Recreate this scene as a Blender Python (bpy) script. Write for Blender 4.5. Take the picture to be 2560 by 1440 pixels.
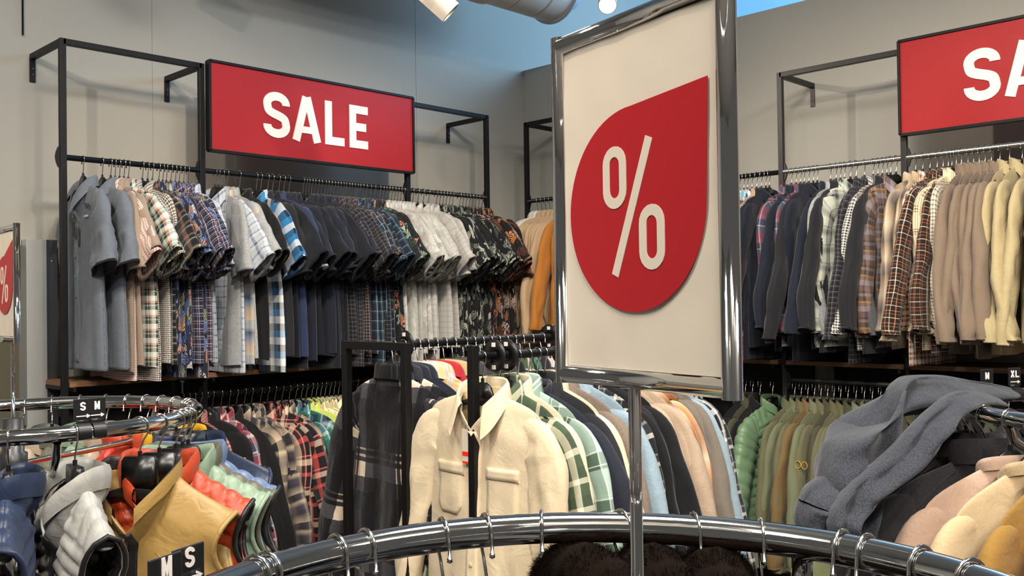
import bpy, math, random
from mathutils import Vector, Matrix, noise, Euler
PI = math.pi
C = bpy.context.scene.collection
for o in list(bpy.data.objects): bpy.data.objects.remove(o)
V = Vector
# ------------------------------------------------------------ camera
EYE = 1.55; FPX = 2370.0
F0 = V((.7146, .6996, 0)).normalized(); R0 = V((F0.y, -F0.x, 0)); ZZ = V((0, 0, 1))
_p = math.atan(35/FPX); _a = .0141
CF = math.cos(_p)*F0+math.sin(_p)*ZZ; _u0 = -math.sin(_p)*F0+math.cos(_p)*ZZ
CR = math.cos(_a)*R0-math.sin(_a)*_u0; CU = math.sin(_a)*R0+math.cos(_a)*_u0
CP = V((0, 0, EYE))
cam = bpy.data.cameras.new('camera'); camo = bpy.data.objects.new('camera', cam); C.objects.link(camo)
cam.sensor_width = 36; cam.lens = 36*FPX/2560; cam.clip_start = .05; cam.clip_end = 60
camo.matrix_world = Matrix(((CR.x, CU.x, -CF.x, CP.x), (CR.y, CU.y, -CF.y, CP.y), (CR.z, CU.z, -CF.z, CP.z), (0, 0, 0, 1)))
bpy.context.scene.camera = camo
def ray(px, py): return CF+CR*((px-1280)/FPX)-CU*((py-720)/FPX)
def at_t(px, py, t): return CP+ray(px, py)*t
def on_x(px, py, X): r = ray(px, py); return CP+r*(X/r.x)
def on_y(px, py, Y): r = ray(px, py); return CP+r*(Y/r.y)
def proj(P):
    d = V(P)-CP; t = d.dot(CF); return 1280+FPX*d.dot(CR)/t, 720-FPX*d.dot(CU)/t, t
# ------------------------------------------------------------ world, exposure, lights
w = bpy.data.worlds.new('world'); bpy.context.scene.world = w; w.use_nodes = True
w.node_tree.nodes['Background'].inputs[0].default_value = (.90, .86, .80, 1)
w.node_tree.nodes['Background'].inputs[1].default_value = .14
vs = bpy.context.scene.view_settings
vs.view_transform = 'Standard'; vs.look = 'None'; vs.gamma = 1; vs.exposure = -.2; vs.use_curve_mapping = False
WARM = (1, .85, .68)
SPOTS = [  # lamp position, aimed-at point, power, cone degrees
    ((-.55, 1.35, 3.37), (1.7, 4.4, 1.8), 190, 62), ((1.35, 1.75, 3.35), (2.7, 4.3, 1.6), 170, 60),
    ((2.75, 2.0, 3.35), (3.5, 4.3, 1.6), 150, 60), ((1.95, 3.85, 3.12), (4.5, 2.0, 1.9), 150, 60),
    ((1.7, 1.0, 3.3), (4.5, 1.6, 1.5), 180, 62), ((2.1, -.3, 3.35), (4.4, 1.2, 1.6), 130, 60),
    ((-.2, .3, 3.4), (1.6, 1.9, .9), 170, 60), ((-.9, 1.7, 3.4), (.9, 2.6, .9), 72, 60),
    ((.6, -.9, 3.4), (1.3, .9, 1.0), 90, 70), ((1.6, -1.0, 3.4), (2.6, .9, 1.0), 98, 60),
    ((4.155, 3.29, 3.2), (1.6, 1.3, .9), 120, 80),
]
FILL_PANELS = [((-.6, -1.2, 3.9), 120), ((1.8, -1.6, 3.9), 120), ((-1.2, 1.4, 3.9), 110), ((1.4, 1.0, 3.9), 130)]  # unseen fill panels, added for soft light on the walls and strips in chrome
def light(kind, name, loc, aim, power, col, **k):
    l = bpy.data.lights.new(name, kind); l.energy = power; l.color = col
    for a, b in k.items(): setattr(l, a, b)
    o = bpy.data.objects.new(name, l); C.objects.link(o); o.location = loc
    d = V(aim)-V(loc); o.rotation_euler = d.to_track_quat('-Z', 'Y').to_euler(); return o
for i, (p, q, e, cone) in enumerate(SPOTS):
    d = (V(q)-V(p)).normalized()
    light('SPOT', 'spot_light', V(p)+d*.03, q, e, WARM, spot_size=math.radians(cone), spot_blend=.9, shadow_soft_size=.035)
for p, e in FILL_PANELS:
    light('AREA', 'fill_light', V(p)-V((0, 0, .03)), V(p)-V((0, 0, 1)), e, (1, .96, .90), shape='RECTANGLE', size=1.2, size_y=.6)
light('AREA', 'daylight', (6.35, 2.6, 3.7), (5.2, 3.3, 3.5), 180, (.36, .66, 1), shape='RECTANGLE', size=3.4, size_y=1.0)
# ------------------------------------------------------------ mesh building
def clamp(x, a=0., b=1.): return max(a, min(b, x))
def sm(a, b, x): t = clamp((x-a)/(b-a)); return t*t*(3-2*t)
def N3(x, y, z): return noise.noise(V((x, y, z)))
class MB:
    def __init__(s): s.v = []; s.f = []; s.uv = []; s.m = []
    def face(s, ids, uvs=None, m=0):
        s.f.append(ids); s.uv.append(uvs or [(s.v[i][0], s.v[i][2]) for i in ids]); s.m.append(m)
    def grid(s, P, uv=None, close=False, m=0, flip=False):
        b = len(s.v); n = len(P[0])
        for r in P: s.v.extend([tuple(q) for q in r])
        for i in range(len(P)-1):
            for j in range(n if close else n-1):
                k = (j+1) % n; ids = [b+i*n+j, b+i*n+k, b+(i+1)*n+k, b+(i+1)*n+j]
                if uv:
                    jj = j+1
                    u = [uv(i, j), uv(i, jj), uv(i+1, jj), uv(i+1, j)]
                else: u = None
                if flip: ids.reverse(); u = u[::-1] if u else None
                s.face(ids, u, m)
    def box(s, c, size, M=None, m=0):
        b = len(s.v); hx, hy, hz = [q/2 for q in size]
        for x in (-hx, hx):
            for y in (-hy, hy):
                for z in (-hz, hz):
                    p = V((x, y, z)); p = (M @ p if M else p)+V(c); s.v.append(tuple(p))
        for q in ((0, 1, 3, 2), (4, 6, 7, 5), (0, 4, 5, 1), (2, 3, 7, 6), (0, 2, 6, 4), (1, 5, 7, 3)): s.face([b+i for i in q], None, m)
        return s
    def bar(s, a, b, w, h=None, up=None, m=0):
        a = V(a); b = V(b); d = (b-a); L = d.length; d.normalize(); up = V(up or (0, 0, 1))
        if abs(d.dot(up)) > .95: up = V((1, 0, 0))
        x = d.cross(up).normalized(); z = x.cross(d)
        M = Matrix((x, d, z)).transposed(); s.box((a+b)/2, (w, L, h or w), M, m); return s
    def tube(s, pts, r, n=10, caps=True, m=0, closed=False, ry=None, upv=None):
        pts = [V(p) for p in pts]; K = len(pts); rs = r if isinstance(r, (list, tuple)) else [r]*K
        rings = []; up = V(upv) if upv else None; L = 0
        for i, p in enumerate(pts):
            t = (pts[(i+1) % K]-pts[i-1]) if (closed or 0 < i < K-1) else (pts[1]-pts[0] if i == 0 else pts[-1]-pts[-2])
            t.normalize()
            if up is None: up = V((0, 0, 1)) if abs(t.z) < .9 else V((1, 0, 0))
            x = t.cross(up).normalized(); y = x.cross(t).normalized()
            if upv is None: up = y
            k = ry if ry else 1
            rings.append([p+x*math.cos(2*PI*j/n)*rs[i]*k+y*math.sin(2*PI*j/n)*rs[i] for j in range(n)])
        if closed: rings.append(rings[0])
        b = len(s.v); s.grid(rings, lambda i, j: (j*.01, i*.02), True, m)
        if caps and not closed:
            s.face([b+j for j in range(n)], None, m); s.face([b+(K-1)*n+j for j in range(n)][::-1], None, m)
        return s
    def lathe(s, prof, n=20, M=None, m=0, c=(0, 0, 0)):
        R = [[(M @ V((r*math.cos(2*PI*j/n), r*math.sin(2*PI*j/n), z)) if M else V((r*math.cos(2*PI*j/n), r*math.sin(2*PI*j/n), z)))+V(c) for j in range(n)] for r, z in prof]
        s.grid(R, None, True, m); return s
    def prism(s, poly, t, M, m=0, holes=None):
        # poly: 2D outline (x,z), extruded +-t/2 along local y
        b = len(s.v); n = len(poly)
        for y in (-t/2, t/2):
            for x, z in poly: s.v.append(tuple(M @ V((x, y, z))))
        s.face([b+i for i in range(n)], None, m); s.face([b+n+i for i in range(n)][::-1], None, m)
        for i in range(n): j = (i+1) % n; s.face([b+i, b+n+i, b+n+j, b+j], None, m)
        return s
    def mesh(s, name, smooth=True):
        me = bpy.data.meshes.new(name); me.from_pydata(s.v, [], s.f)
        ul = me.uv_layers.new(name='UVMap'); k = 0; fl = []
        for u in s.uv:
            for q in u: fl.extend(q)
        ul.data.foreach_set('uv', fl)
        me.polygons.foreach_set('material_index', s.m); me.polygons.foreach_set('use_smooth', [smooth]*len(s.f))
        me.update(); return me
    def build(s, name, mat, parent=None, smooth=True, loc=None, bevel=0):
        me = s.mesh(name, smooth)
        for q in (mat if isinstance(mat, (list, tuple)) else [mat]): me.materials.append(q)
        return link(name, me, parent, loc, bevel)
def link(name, me, parent=None, loc=None, bevel=0):
    o = bpy.data.objects.new(name, me); C.objects.link(o)
    if parent: o.parent = parent
    if loc: o.location = loc
    if bevel:
        md = o.modifiers.new('bevel', 'BEVEL'); md.width = bevel; md.segments = 2; md.limit_method = 'ANGLE'
    return o
def tag(o, label=None, cat=None, group=None, kind=None):
    if label: o['label'] = label
    if cat: o['category'] = cat
    if group: o['group'] = group
    if kind: o['kind'] = kind
    return o
def thing(name, label, cat, loc=(0, 0, 0), rz=0, group=None):
    o = bpy.data.objects.new(name, None); C.objects.link(o); o.location = loc; o.rotation_euler = (0, 0, rz)
    o.empty_display_size = .05
    return tag(o, label, cat, group)
def structure(name, mb, mat, smooth=False, **k): return tag(mb.build(name, mat, None, smooth, **k), kind='structure')
# ------------------------------------------------------------ materials
def srgb(h):
    if isinstance(h, str): h = [int(h[i:i+2], 16)/255 for i in (0, 2, 4)]
    return tuple(((c/12.92) if c <= .04045 else ((c+.055)/1.055)**2.4) for c in h)+(1,)
MATS = {}
class NT:
    def __init__(s, name):
        s.mat = bpy.data.materials.new(name); s.mat.use_nodes = True; s.t = s.mat.node_tree; s.n = s.t.nodes
        s.b = s.n['Principled BSDF']
    def new(s, ty, **k):
        q = s.n.new(ty)
        for a, b in k.items(): setattr(q, a, b)
        return q
    def l(s, a, b): s.t.links.new(a, b)
    def val(s, sock, x):
        if isinstance(x, (int, float)): sock.default_value = x
        else: s.l(x, sock)
    def math(s, op, a, b=0.):
        q = s.new('ShaderNodeMath', operation=op); s.val(q.inputs[0], a); s.val(q.inputs[1], b); return q.outputs[0]
    def mix(s, fac, a, b, bt='MIX'):
        q = s.new('ShaderNodeMix', data_type='RGBA', blend_type=bt)
        if isinstance(fac, (int, float)): q.inputs[0].default_value = fac
        else: s.l(fac, q.inputs[0])
        for i, x in ((6, a), (7, b)):
            if isinstance(x, tuple): q.inputs[i].default_value = x
            else: s.l(x, q.inputs[i])
        return q.outputs[2]
    def noise(s, scale, detail=3, co=None, dist=0, rough=.5):
        q = s.new('ShaderNodeTexNoise'); q.inputs['Scale'].default_value = scale; q.inputs['Detail'].default_value = detail
        q.inputs['Distortion'].default_value = dist; q.inputs['Roughness'].default_value = rough
        if co: s.l(co, q.inputs['Vector'])
        return q.outputs[0]
    def coord(s, k='Object'): return s.new('ShaderNodeTexCoord').outputs[k]
    def ramp(s, fac, stops, const=True):
        q = s.new('ShaderNodeValToRGB'); q.color_ramp.interpolation = 'CONSTANT' if const is True else ('LINEAR' if const is False else const)
        e = q.color_ramp.elements
        while len(e) > 1: e.remove(e[0])
        e[0].position = stops[0][0]; e[0].color = srgb(stops[0][1]) if isinstance(stops[0][1], str) else stops[0][1]
        for p, c in stops[1:]: x = e.new(p); x.color = srgb(c) if isinstance(c, str) else c
        s.l(fac, q.inputs[0]); return q.outputs[0]
    def bump(s, h, st, dist=.01, nrm=None):
        q = s.new('ShaderNodeBump'); q.inputs['Strength'].default_value = st; q.inputs['Distance'].default_value = dist
        s.l(h, q.inputs['Height'])
        if nrm: s.l(nrm, q.inputs['Normal'])
        return q.outputs[0]
    def uvw(s, rnd=True, rot=0, sx=1, sy=1):
        mp = s.new('ShaderNodeMapping'); s.l(s.coord('UV'), mp.inputs['Vector']); mp.inputs['Scale'].default_value = (sx, sy, 1)
        mp.inputs['Rotation'].default_value = (0, 0, rot)
        if rnd:
            oi = s.new('ShaderNodeObjectInfo'); cx = s.new('ShaderNodeCombineXYZ'); r = oi.outputs['Random']
            s.l(r, cx.inputs[0]); s.l(s.math('MULTIPLY', r, 3.7), cx.inputs[1]); s.l(cx.outputs[0], mp.inputs['Location'])
        return mp.outputs[0]
    def fabric(s, col, rough=.85, wr=.35, weave=.15, sheen=.15):
        co = s.coord(); h1 = s.noise(14, 4, co, .6, .55); h2 = s.noise(420, 2, co)
        n1 = s.bump(h1, wr*.55, .02); s.l(s.bump(h2, weave, .002, n1), s.b.inputs['Normal'])
        s.b.inputs['Roughness'].default_value = rough; s.b.inputs['Sheen Weight'].default_value = sheen
        s.b.inputs['Specular IOR Level'].default_value = .25
        if isinstance(col, tuple): s.b.inputs[0].default_value = col
        else: s.l(col, s.b.inputs[0])
        return s.mat
def plain(name, hexc, rough=.85, wr=.35, var=.10, sheen=.15, spec=None, weave=.15):
    if name in MATS: return MATS[name]
    t = NT(name); c = srgb(hexc); d = tuple(x*(1-var*2.2) for x in c[:3])+(1,)
    m = t.fabric(t.mix(t.noise(260, 2, t.coord()), d, tuple(min(1, x*(1+var)) for x in c[:3])+(1,)), rough, wr, weave, sheen)
    if spec is not None: t.b.inputs['Specular IOR Level'].default_value = spec
    MATS[name] = m; return m
def heather(name, a, b, sc=230, rough=.9, wr=.35, stretch=1):
    if name in MATS: return MATS[name]
    t = NT(name); mp = t.new('ShaderNodeMapping'); t.l(t.coord(), mp.inputs[0]); mp.inputs['Scale'].default_value = (1, 1, stretch)
    n = t.noise(sc, 3, mp.outputs[0], 0, .7)
    MATS[name] = t.fabric(t.ramp(n, [(.36, a), (.64, b)], False), rough, wr); return MATS[name]
def plaid(name, stops, period=.09, soft=False, mode='MIX', wr=.3, fuzzy=0, rnd=True):
    if name in MATS: return MATS[name]
    t = NT(name); co = t.uvw(rnd)
    if fuzzy:
        nz = t.new('ShaderNodeTexNoise'); nz.inputs['Scale'].default_value = 60; t.l(co, nz.inputs['Vector'])
        va = t.new('ShaderNodeVectorMath', operation='MULTIPLY_ADD'); t.l(nz.outputs['Color'], va.inputs[0]); va.inputs[1].default_value = (fuzzy,)*3; t.l(co, va.inputs[2]); co = va.outputs[0]
    sp = t.new('ShaderNodeSeparateXYZ'); t.l(co, sp.inputs[0])
    u = t.math('FRACT', t.math('MULTIPLY', sp.outputs[0], 1/period)); v = t.math('FRACT', t.math('MULTIPLY', sp.outputs[1], 1/period))
    cc = 'LINEAR' if soft else True
    a = t.ramp(u, stops, not soft); b = t.ramp(v, stops, not soft)
    c = t.mix(.5, a, b) if mode == 'MIX' else t.mix(1., a, b, mode)
    MATS[name] = t.fabric(c, .88, wr); return MATS[name]
def printed(name, base, cols, scale=28, cover=.42, st=(1, .55), dist=2.5, wr=.3):
    if name in MATS: return MATS[name]
    t = NT(name); co = t.uvw(True, .5, st[0], st[1])
    nz = t.new('ShaderNodeTexNoise'); nz.inputs['Scale'].default_value = 16; t.l(co, nz.inputs['Vector'])
    va = t.new('ShaderNodeVectorMath', operation='MULTIPLY_ADD'); t.l(nz.outputs['Color'], va.inputs[0]); va.inputs[1].default_value = (dist/scale,)*3; t.l(co, va.inputs[2])
    vo = t.new('ShaderNodeTexVoronoi'); vo.inputs['Scale'].default_value = scale; t.l(va.outputs[0], vo.inputs['Vector'])
    sep = t.new('ShaderNodeSeparateColor'); t.l(vo.outputs['Color'], sep.inputs[0])
    n = len(cols); c = t.ramp(sep.outputs[0], [(i/n, q) for i, q in enumerate(cols)])
    wv = t.new('ShaderNodeTexWave'); wv.inputs['Scale'].default_value = scale*1.6; wv.inputs['Distortion'].default_value = 6; t.l(va.outputs[0], wv.inputs['Vector'])
    f1 = t.math('LESS_THAN', vo.outputs['Distance'], cover); f2 = t.math('GREATER_THAN', wv.outputs[1], .28)
    MATS[name] = t.fabric(t.mix(t.math('MULTIPLY', f1, f2), srgb(base), c), .85, wr); return MATS[name]
def hard(name, hexc, rough=.5, metal=0., spec=.5, coat=0, emis=0, bump=0):
    if name in MATS: return MATS[name]
    t = NT(name); b = t.b
    if bump:
        n = t.noise(35, 4, t.coord()); t.l(t.bump(n, bump, .004), b.inputs['Normal'])
        t.l(t.mix(n, tuple(x*.9 for x in srgb(hexc)[:3])+(1,), srgb(hexc)), b.inputs[0])
    else: b.inputs[0].default_value = srgb(hexc)
    b.inputs['Roughness'].default_value = rough; b.inputs['Metallic'].default_value = metal
    b.inputs['Specular IOR Level'].default_value = spec; b.inputs['Coat Weight'].default_value = coat
    if emis: b.inputs['Emission Color'].default_value = srgb(hexc); b.inputs['Emission Strength'].default_value = emis
    MATS[name] = t.mat; return t.mat
def wallmat(name, hexc, rough=.85):
    t = NT(name); co = t.coord(); n = t.noise(.9, 3, co); c = srgb(hexc)
    t.l(t.mix(n, tuple(x*.95 for x in c[:3])+(1,), c), t.b.inputs[0]); t.b.inputs['Roughness'].default_value = rough
    t.l(t.bump(t.noise(160, 3, co), .08, .002), t.b.inputs['Normal']); return t.mat
CHROME = hard('chrome', 'd2d2d0', .06, 1.); BLACK = hard('black_powder_coat', '0d0d0e', .5, 0, .3, bump=.05)
GREYM = hard('grey_powder_coat', '2c2c2d', .42, .2, .4, bump=.05)
PLAST = hard('black_hanger_plastic', '121213', .32, 0, .5); PLAST2 = hard('dark_grey_hanger_plastic', '2c2c2e', .3, 0, .5)
STEEL = hard('steel_wire', 'c9c7c2', .16, 1.)
RED = hard('sign_red', '9c1d21', .5, 0, .3); RED2 = hard('print_red', 'a8161f', .42, 0, .4); WHITE = hard('sign_white', 'e9e3dc', .5); INK = hard('card_black', '151516', .4)
PAPER = hard('paper', 'd4c8b6', .45, 0, .35)
# ------------------------------------------------------------ garments (local frame: rail centre at origin, x across, front towards -y)
BASE = dict(sw=.225, nw=.078, zs=-.098, zt=-.155, L=-.86, hw=.25, D=.017, dn=.040, dip=.085, seed=0, fold=.010, vest=0, puff=None,
            sl='short', sa=.094, sb=.024, ang=33, slen=.28, collar='shirt', placket=1, pockets=0, cuffs=1, buttons=0, seam=0)
def body_fn(p):
    sw, nw, zs, zt, L, hw, D = [p[k] for k in ('sw', 'nw', 'zs', 'zt', 'L', 'hw', 'D')]; sd = p['seed']*7.3
    AH = .34
    def S(side, u, v):
        x0 = u*sw; ax = abs(x0)
        wv = sw+(hw-sw)*sm(.1, 1, v)
        if p['vest']: wv -= .035*math.sin(PI*min(1, v/AH))
        else: wv -= .012*math.sin(PI*min(1, v/.5))
        x = u*wv
        if ax < nw:
            th = math.asin(ax/nw); th = PI-th if side < 0 else th
            z0 = zs-p['dip']*(th/PI)**2.6+p.get('fl', 0)*math.sin(th)**2
        else:
            s_ = (ax-nw)/(sw-nw); z1 = zs-p['dip']*.165; z0 = z1-(z1-zt)*(.85*s_+.15*s_**3)-(0 if p['vest'] else .018*s_**8)+p.get('fl', 0)*math.exp(-(ax-nw)/.035)
        if p['puff'] and ax > nw: z0 += p['puff'][0]*.55*abs(math.sin(PI*(ax-nw)/p['puff'][1]))**.6*(1-sm(.0, .12, v))
        zb = L+.012*N3(x*5, sd, side*3.)+(.0 if not p.get('tail') else -.04*(1-u*u)+.02)
        z = z0+(zb-z0)*v
        r = math.sqrt(min(1, v/.13)); pr = (1-abs(u)**3.2)**.5 if abs(u) < 1 else 0
        y = D*(.75+.5*v)*pr*r
        if ax < nw: y = max(y, p['dn']*math.sqrt(max(0, 1-(ax/nw)**2))*(1-sm(0, .16, v)))
        if p['vest'] and v < AH: y = math.sqrt(y*y+(p.get('eb', .045)*math.sin(PI*(v/AH)**.6)*abs(u)**4)**2)
        am = p['fold']*sm(.05, .7, v)
        fx = N3(x*9+sd, z*1.3, side*2.1)*am*2.2+N3(x*22, z*3+sd, side*1.3)*am*.6+p['fold']*.35*N3(x*14, z*14, sd+side)*sm(.0, .1, v)
        if p['puff']:
            pa, pp = p['puff']; c = (z+.25*abs(x))/pp; t = sm(.04, .12, v)
            b = (abs(math.sin(PI*c))**.5)*t+(abs(math.sin(PI*(abs(x)-nw)/pp))**.5)*(1-t)
            y += pa*b*(1-abs(u)**8)*r+pa*.16*N3(x*30, z*50, sd)*r
        com = p['fold']*1.6*N3(x*4, z*1.1, sd+20)*sm(.1, 1, v)
        return V((x, side*(y+fx*(pr if not p['vest'] else 1))+com, z))
    return S, AH
def usamp(p, n):
    a = p['nw']/p['sw']; L = [-1+2*i/n for i in range(n+1)]+[-a, a, -a*.97, a*.97, -.985, .985]
    return sorted(set(round(q, 4) for q in L))
def make_body(p, nu=26, nv=30):
    S, AH = body_fn(p); U = usamp(p, nu); Vv = sorted(set([0, .0025, .007, .015, .028, .05, .08]+[i/nv for i in range(1, nv+1)]))
    mb = MB(); n = len(U)
    uvf = lambda off: (lambda i, j: (U[j]*p['hw']+off, G[i][j].z))
    for side in (-1, 1):
        G = [[S(side, u, v) for u in U] for v in Vv]
        if side < 0: GF = G
        else: GB = G
        mb.grid(G, uvf(0 if side < 0 else .63), flip=side < 0)
    for j in (0, n-1):
        st = [[GF[i][j], GB[i][j]] for i in range(len(Vv)) if (not p['vest']) or Vv[i] >= AH]
        G = st; mb.grid(st, lambda i, jj: (.3+jj*.03, st[i][0].z), flip=(j == n-1))
    out = [('body', mb.mesh('body'), 'main')]
    if p['vest']:
        for s_ in (-1, 1):
            pts = [S(-1, s_, AH*k/14) for k in range(15)]+[S(1, s_, AH*k/14) for k in range(13, 0, -1)]
            t = MB(); t.tube([q+V((s_*.003, 0, 0)) for q in pts], .006, 6, closed=True)
            out.append(('armhole_trim', t.mesh('armhole_trim'), 'trim'))
    return out
def crom(P, k):
    o = []
    for i in range(len(P)-1):
        a, b, c, d = P[max(0, i-1)], P[i], P[i+1], P[min(len(P)-1, i+2)]
        for j in range(k):
            t = j/k; o.append([.5*((2*b[m])+(-a[m]+c[m])*t+(2*a[m]-5*b[m]+4*c[m]-d[m])*t*t+(-a[m]+3*b[m]-3*c[m]+d[m])*t**3) for m in range(len(b))])
    o.append(list(P[-1])); return o
def make_sleeve(p, s_):
    rng = random.Random(p['seed']*31+int(s_)); sw, zt, a, b = p['sw'], p['zt'], p['sa'], p['sb']
    an = math.radians(p['ang']+rng.uniform(-12, 10)) if s_ > 0 or not p.get('wallside') else math.radians(3); dx, dz = math.sin(an), -math.cos(an); yo = rng.uniform(-.02, .02)
    c0 = (sw-.075, 0, zt-.058, a*.74, b*.45); Ls = p['slen']
    if p['sl'] == 'short':
        e = (sw-.03+dx*Ls, yo, zt-.075+dz*Ls)
        P = [c0, (sw-.01, yo*.2, zt-.088, a*.88, b*.8), (sw-.02+dx*Ls*.5, yo*.5, zt-.078+dz*Ls*.5, a*.98, b), e+(a*1.02, b*1.15)]
    else:
        o_ = dx*1.0; el = rng.uniform(-.01, .02); bend = p.get('bend', .01)
        P = [c0, (sw-.008, yo*.2, zt-.088, a*.90, b*.8), (sw+.022+o_*.05, yo*.5, zt-.18, a*.86, b), (sw+.03+o_*.16, yo, zt-.31, a*.78, b*1.1), (sw+.035+o_*.27+bend*.4, yo*1.5, zt-.45, a*.66, b*1.15),
             (sw+.035+o_*.36+el, yo*2-p.get('fwd', 0), zt-.60, a*.55, b*1.2), (sw+.035+o_*.38+el, yo*2-p.get('fwd', 0)*1.4, zt-.62-(Ls-.6), a*.50, b*1.15)]
        P = [(q[0], q[1], q[2], q[3], q[4]) for q in P]
    Q = crom(P, 7 if p['puff'] is None else 16); n = 18; rings = []; sd = p['seed']*3.1+s_
    for i, q in enumerate(Q):
        q0, q1 = Q[max(0, i-1)], Q[min(len(Q)-1, i+1)]
        t = V((q1[0]-q0[0], 0, q1[2]-q0[2])).normalized(); nx = V((-t.z, 0, t.x)); k = i/(len(Q)-1)
        rg = []
        for j in range(n):
            th = 2*PI*j/n; ca, sa = math.cos(th), math.sin(th)
            wr = 1+(.14 if not p['puff'] else .03)*N3(ca*1.5+sd, k*7, sa*1.2)*sm(0, .2, k); pf = 0
            if p['puff']: pf = p['puff'][0]*(abs(math.sin(PI*k*Ls/p['puff'][1]))**.5)*.8
            v = nx*(ca*(q[3]*wr+pf))+V((0, 1, 0))*(math.copysign(abs(sa)**.8, sa)*(q[4]*(1+(.5 if not p['puff'] else .08)*N3(ca*3, k*9, sd))+pf))
            v += V((0, .012*N3(k*5, sd, ca*1.4)*sm(.1, .6, k), 0))
            c = V((q[0], q[1], q[2]))+v; c.x *= s_; rg.append(c)
        rings.append(rg)
    out = []; ncut = len(rings)-1; cf = []
    if p['cuffs']:
        ncut = len(rings)-(2 if p['sl'] == 'short' else 4)
    dist = [0]
    for i in range(1, len(Q)): dist.append(dist[-1]+math.hypot(Q[i][0]-Q[i-1][0], Q[i][2]-Q[i-1][2]))
    uvf = lambda i, j: (1.0*s_+j/n*2.6*a, -dist[i+uvf.o]); uvf.o = 0
    mb = MB(); mb.grid(rings[:ncut+1], uvf, True, flip=s_ > 0); out.append(('sleeve', mb.mesh('sleeve'), 'main'))
    if p['cuffs']:
        uvf.o = ncut; R = []
        for i in range(ncut, len(rings)):
            c = sum(rings[i], V())/n; R.append([c+(q-c)*1.06 for q in rings[i]])
        c = sum(rings[-1], V())/n; R.append([c+(q-c)*.86+V((0, 0, .012)) for q in rings[-1]])
        dist.append(dist[-1]+.01)
        mb = MB(); mb.grid(R, uvf, True, flip=s_ > 0); out.append(('cuff', mb.mesh('cuff'), 'cuff'))
    return out
def make_collar(p):
    nw, dn, zs, kind = p['nw'], p['dn'], p['zs'], p['collar']; A = 40; rows = []; mb = MB(); sd = p['seed']
    TH = math.radians(p.get('cth', 158))
    def base(th, r, dz, fy=0):
        f = (abs(th)/PI)**2.6
        return V((nw*r*math.sin(th), dn*r*math.cos(th)-fy, zs+.002-p['dip']*f*.92+p.get('fl', 0)*math.sin(th)**2+dz))
    ths = [-TH+2*TH*i/A for i in range(A+1)]
    if kind == 'shirt':
        for k in range(6):
            row = []
            for th in ths:
                f = sm(1.4, TH, abs(th)); w = .003*N3(th*2, k, sd)
                if k == 0: q = base(th, .97, -.004)
                elif k == 1: q = base(th, .95, .022-.006*f)
                elif k == 2: q = base(th, 1.0, .028-.010*f)
                elif k == 3: q = base(th, 1.09, .018-.012*f, .004*f)
                elif k == 4: q = base(th, 1.13+.10*f, -.002-.030*f, .008*f)
                else: q = base(th, 1.18+.20*f, -.020-.052*f, .012*f)
                q.y += w; row.append(q)
            rows.append(row)
    else:
        h, t = {'stand': (.048, .007), 'puff': (.040, .010), 'crew': (.018, .008), 'tall': (.030, .003), 'fur': (.07, .03)}[kind]
        for k, (rr, dz) in enumerate([(1.04, -.012), (1.04+t*5, h*.35), (1.03+t*5, h*.7), (1.03, h), (1.0-t*4, h*.97), (.98-t*6, h*.6), (.96-t*5, 0)]):
            row = []
            for th in ths:
                bz = t*.5*abs(math.sin(th*7)) if kind == 'puff' else 0
                q = base(th, rr+bz*8, dz*(1-.15*sm(1.5, TH, abs(th))), .01*sm(1.5, TH, abs(th))); q += V((N3(th*3, k*.5, sd), N3(th*3, k*.5+9, sd), 0))*.003; row.append(q)
            rows.append(row)
    if kind == 'shirt':
        mb.grid(rows, lambda i, j: (ths[j]*nw+.3, i*.015), flip=True); return [('collar', mb.mesh('collar'), 'collar')]
    mb.grid(rows[:4], lambda i, j: (ths[j]*nw+.3, i*.015), flip=True); m2 = MB(); m2.grid(rows[3:], lambda i, j: (ths[j]*nw+.3, i*.015), flip=True)
    return [('collar', mb.mesh('collar'), 'collar'), ('collar_lining', m2.mesh('collar_lining'), 'clin')]
def surf_patch(p, x0, x1, z0, z1, off, n=6, m=8, bulge=0, taper=0):
    S, _ = body_fn(p); G = []
    for i in range(m+1):
        z = z0+(z1-z0)*i/m; r = []
        for j in range(n+1):
            x = x0+(x1-x0)*j/n
            if taper and i > m-2: x = x0+(x1-x0)*(.5+(j/n-.5)*(1-taper*(i-m+2)/2))
            v = .3; 
            for _k in range(7):
                hwv = abs(S(-1, 1, v).x); u = x/hwv; q = S(-1, u, v); v = clamp(v+(q.z-z)/.75, .001, 1)
            q = S(-1, x/abs(S(-1, 1, v).x), v); e = min(1, 4*min(j/n, 1-j/n)+.0)
            r.append(V((q.x, q.y-off-bulge*e*math.sin(PI*i/m)-.0004*N3(x*60, z*60, 3), q.z)))
        G.append(r)
    mb = MB(); b = [q+V((0, off*1.2, 0)) for q in G[-1]]; t = [q+V((0, off*1.2, 0)) for q in G[0]]
    G = [t]+G+[b]; G = [[r[0]+V((0, off*1.2, 0))]+r+[r[-1]+V((0, off*1.2, 0))] for r in G]
    mb.grid(G, lambda i, j: (G[min(i, len(G)-1)][min(j, len(G[0])-1)].x+.002, G[min(i, len(G)-1)][0].z), flip=True); return mb
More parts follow.
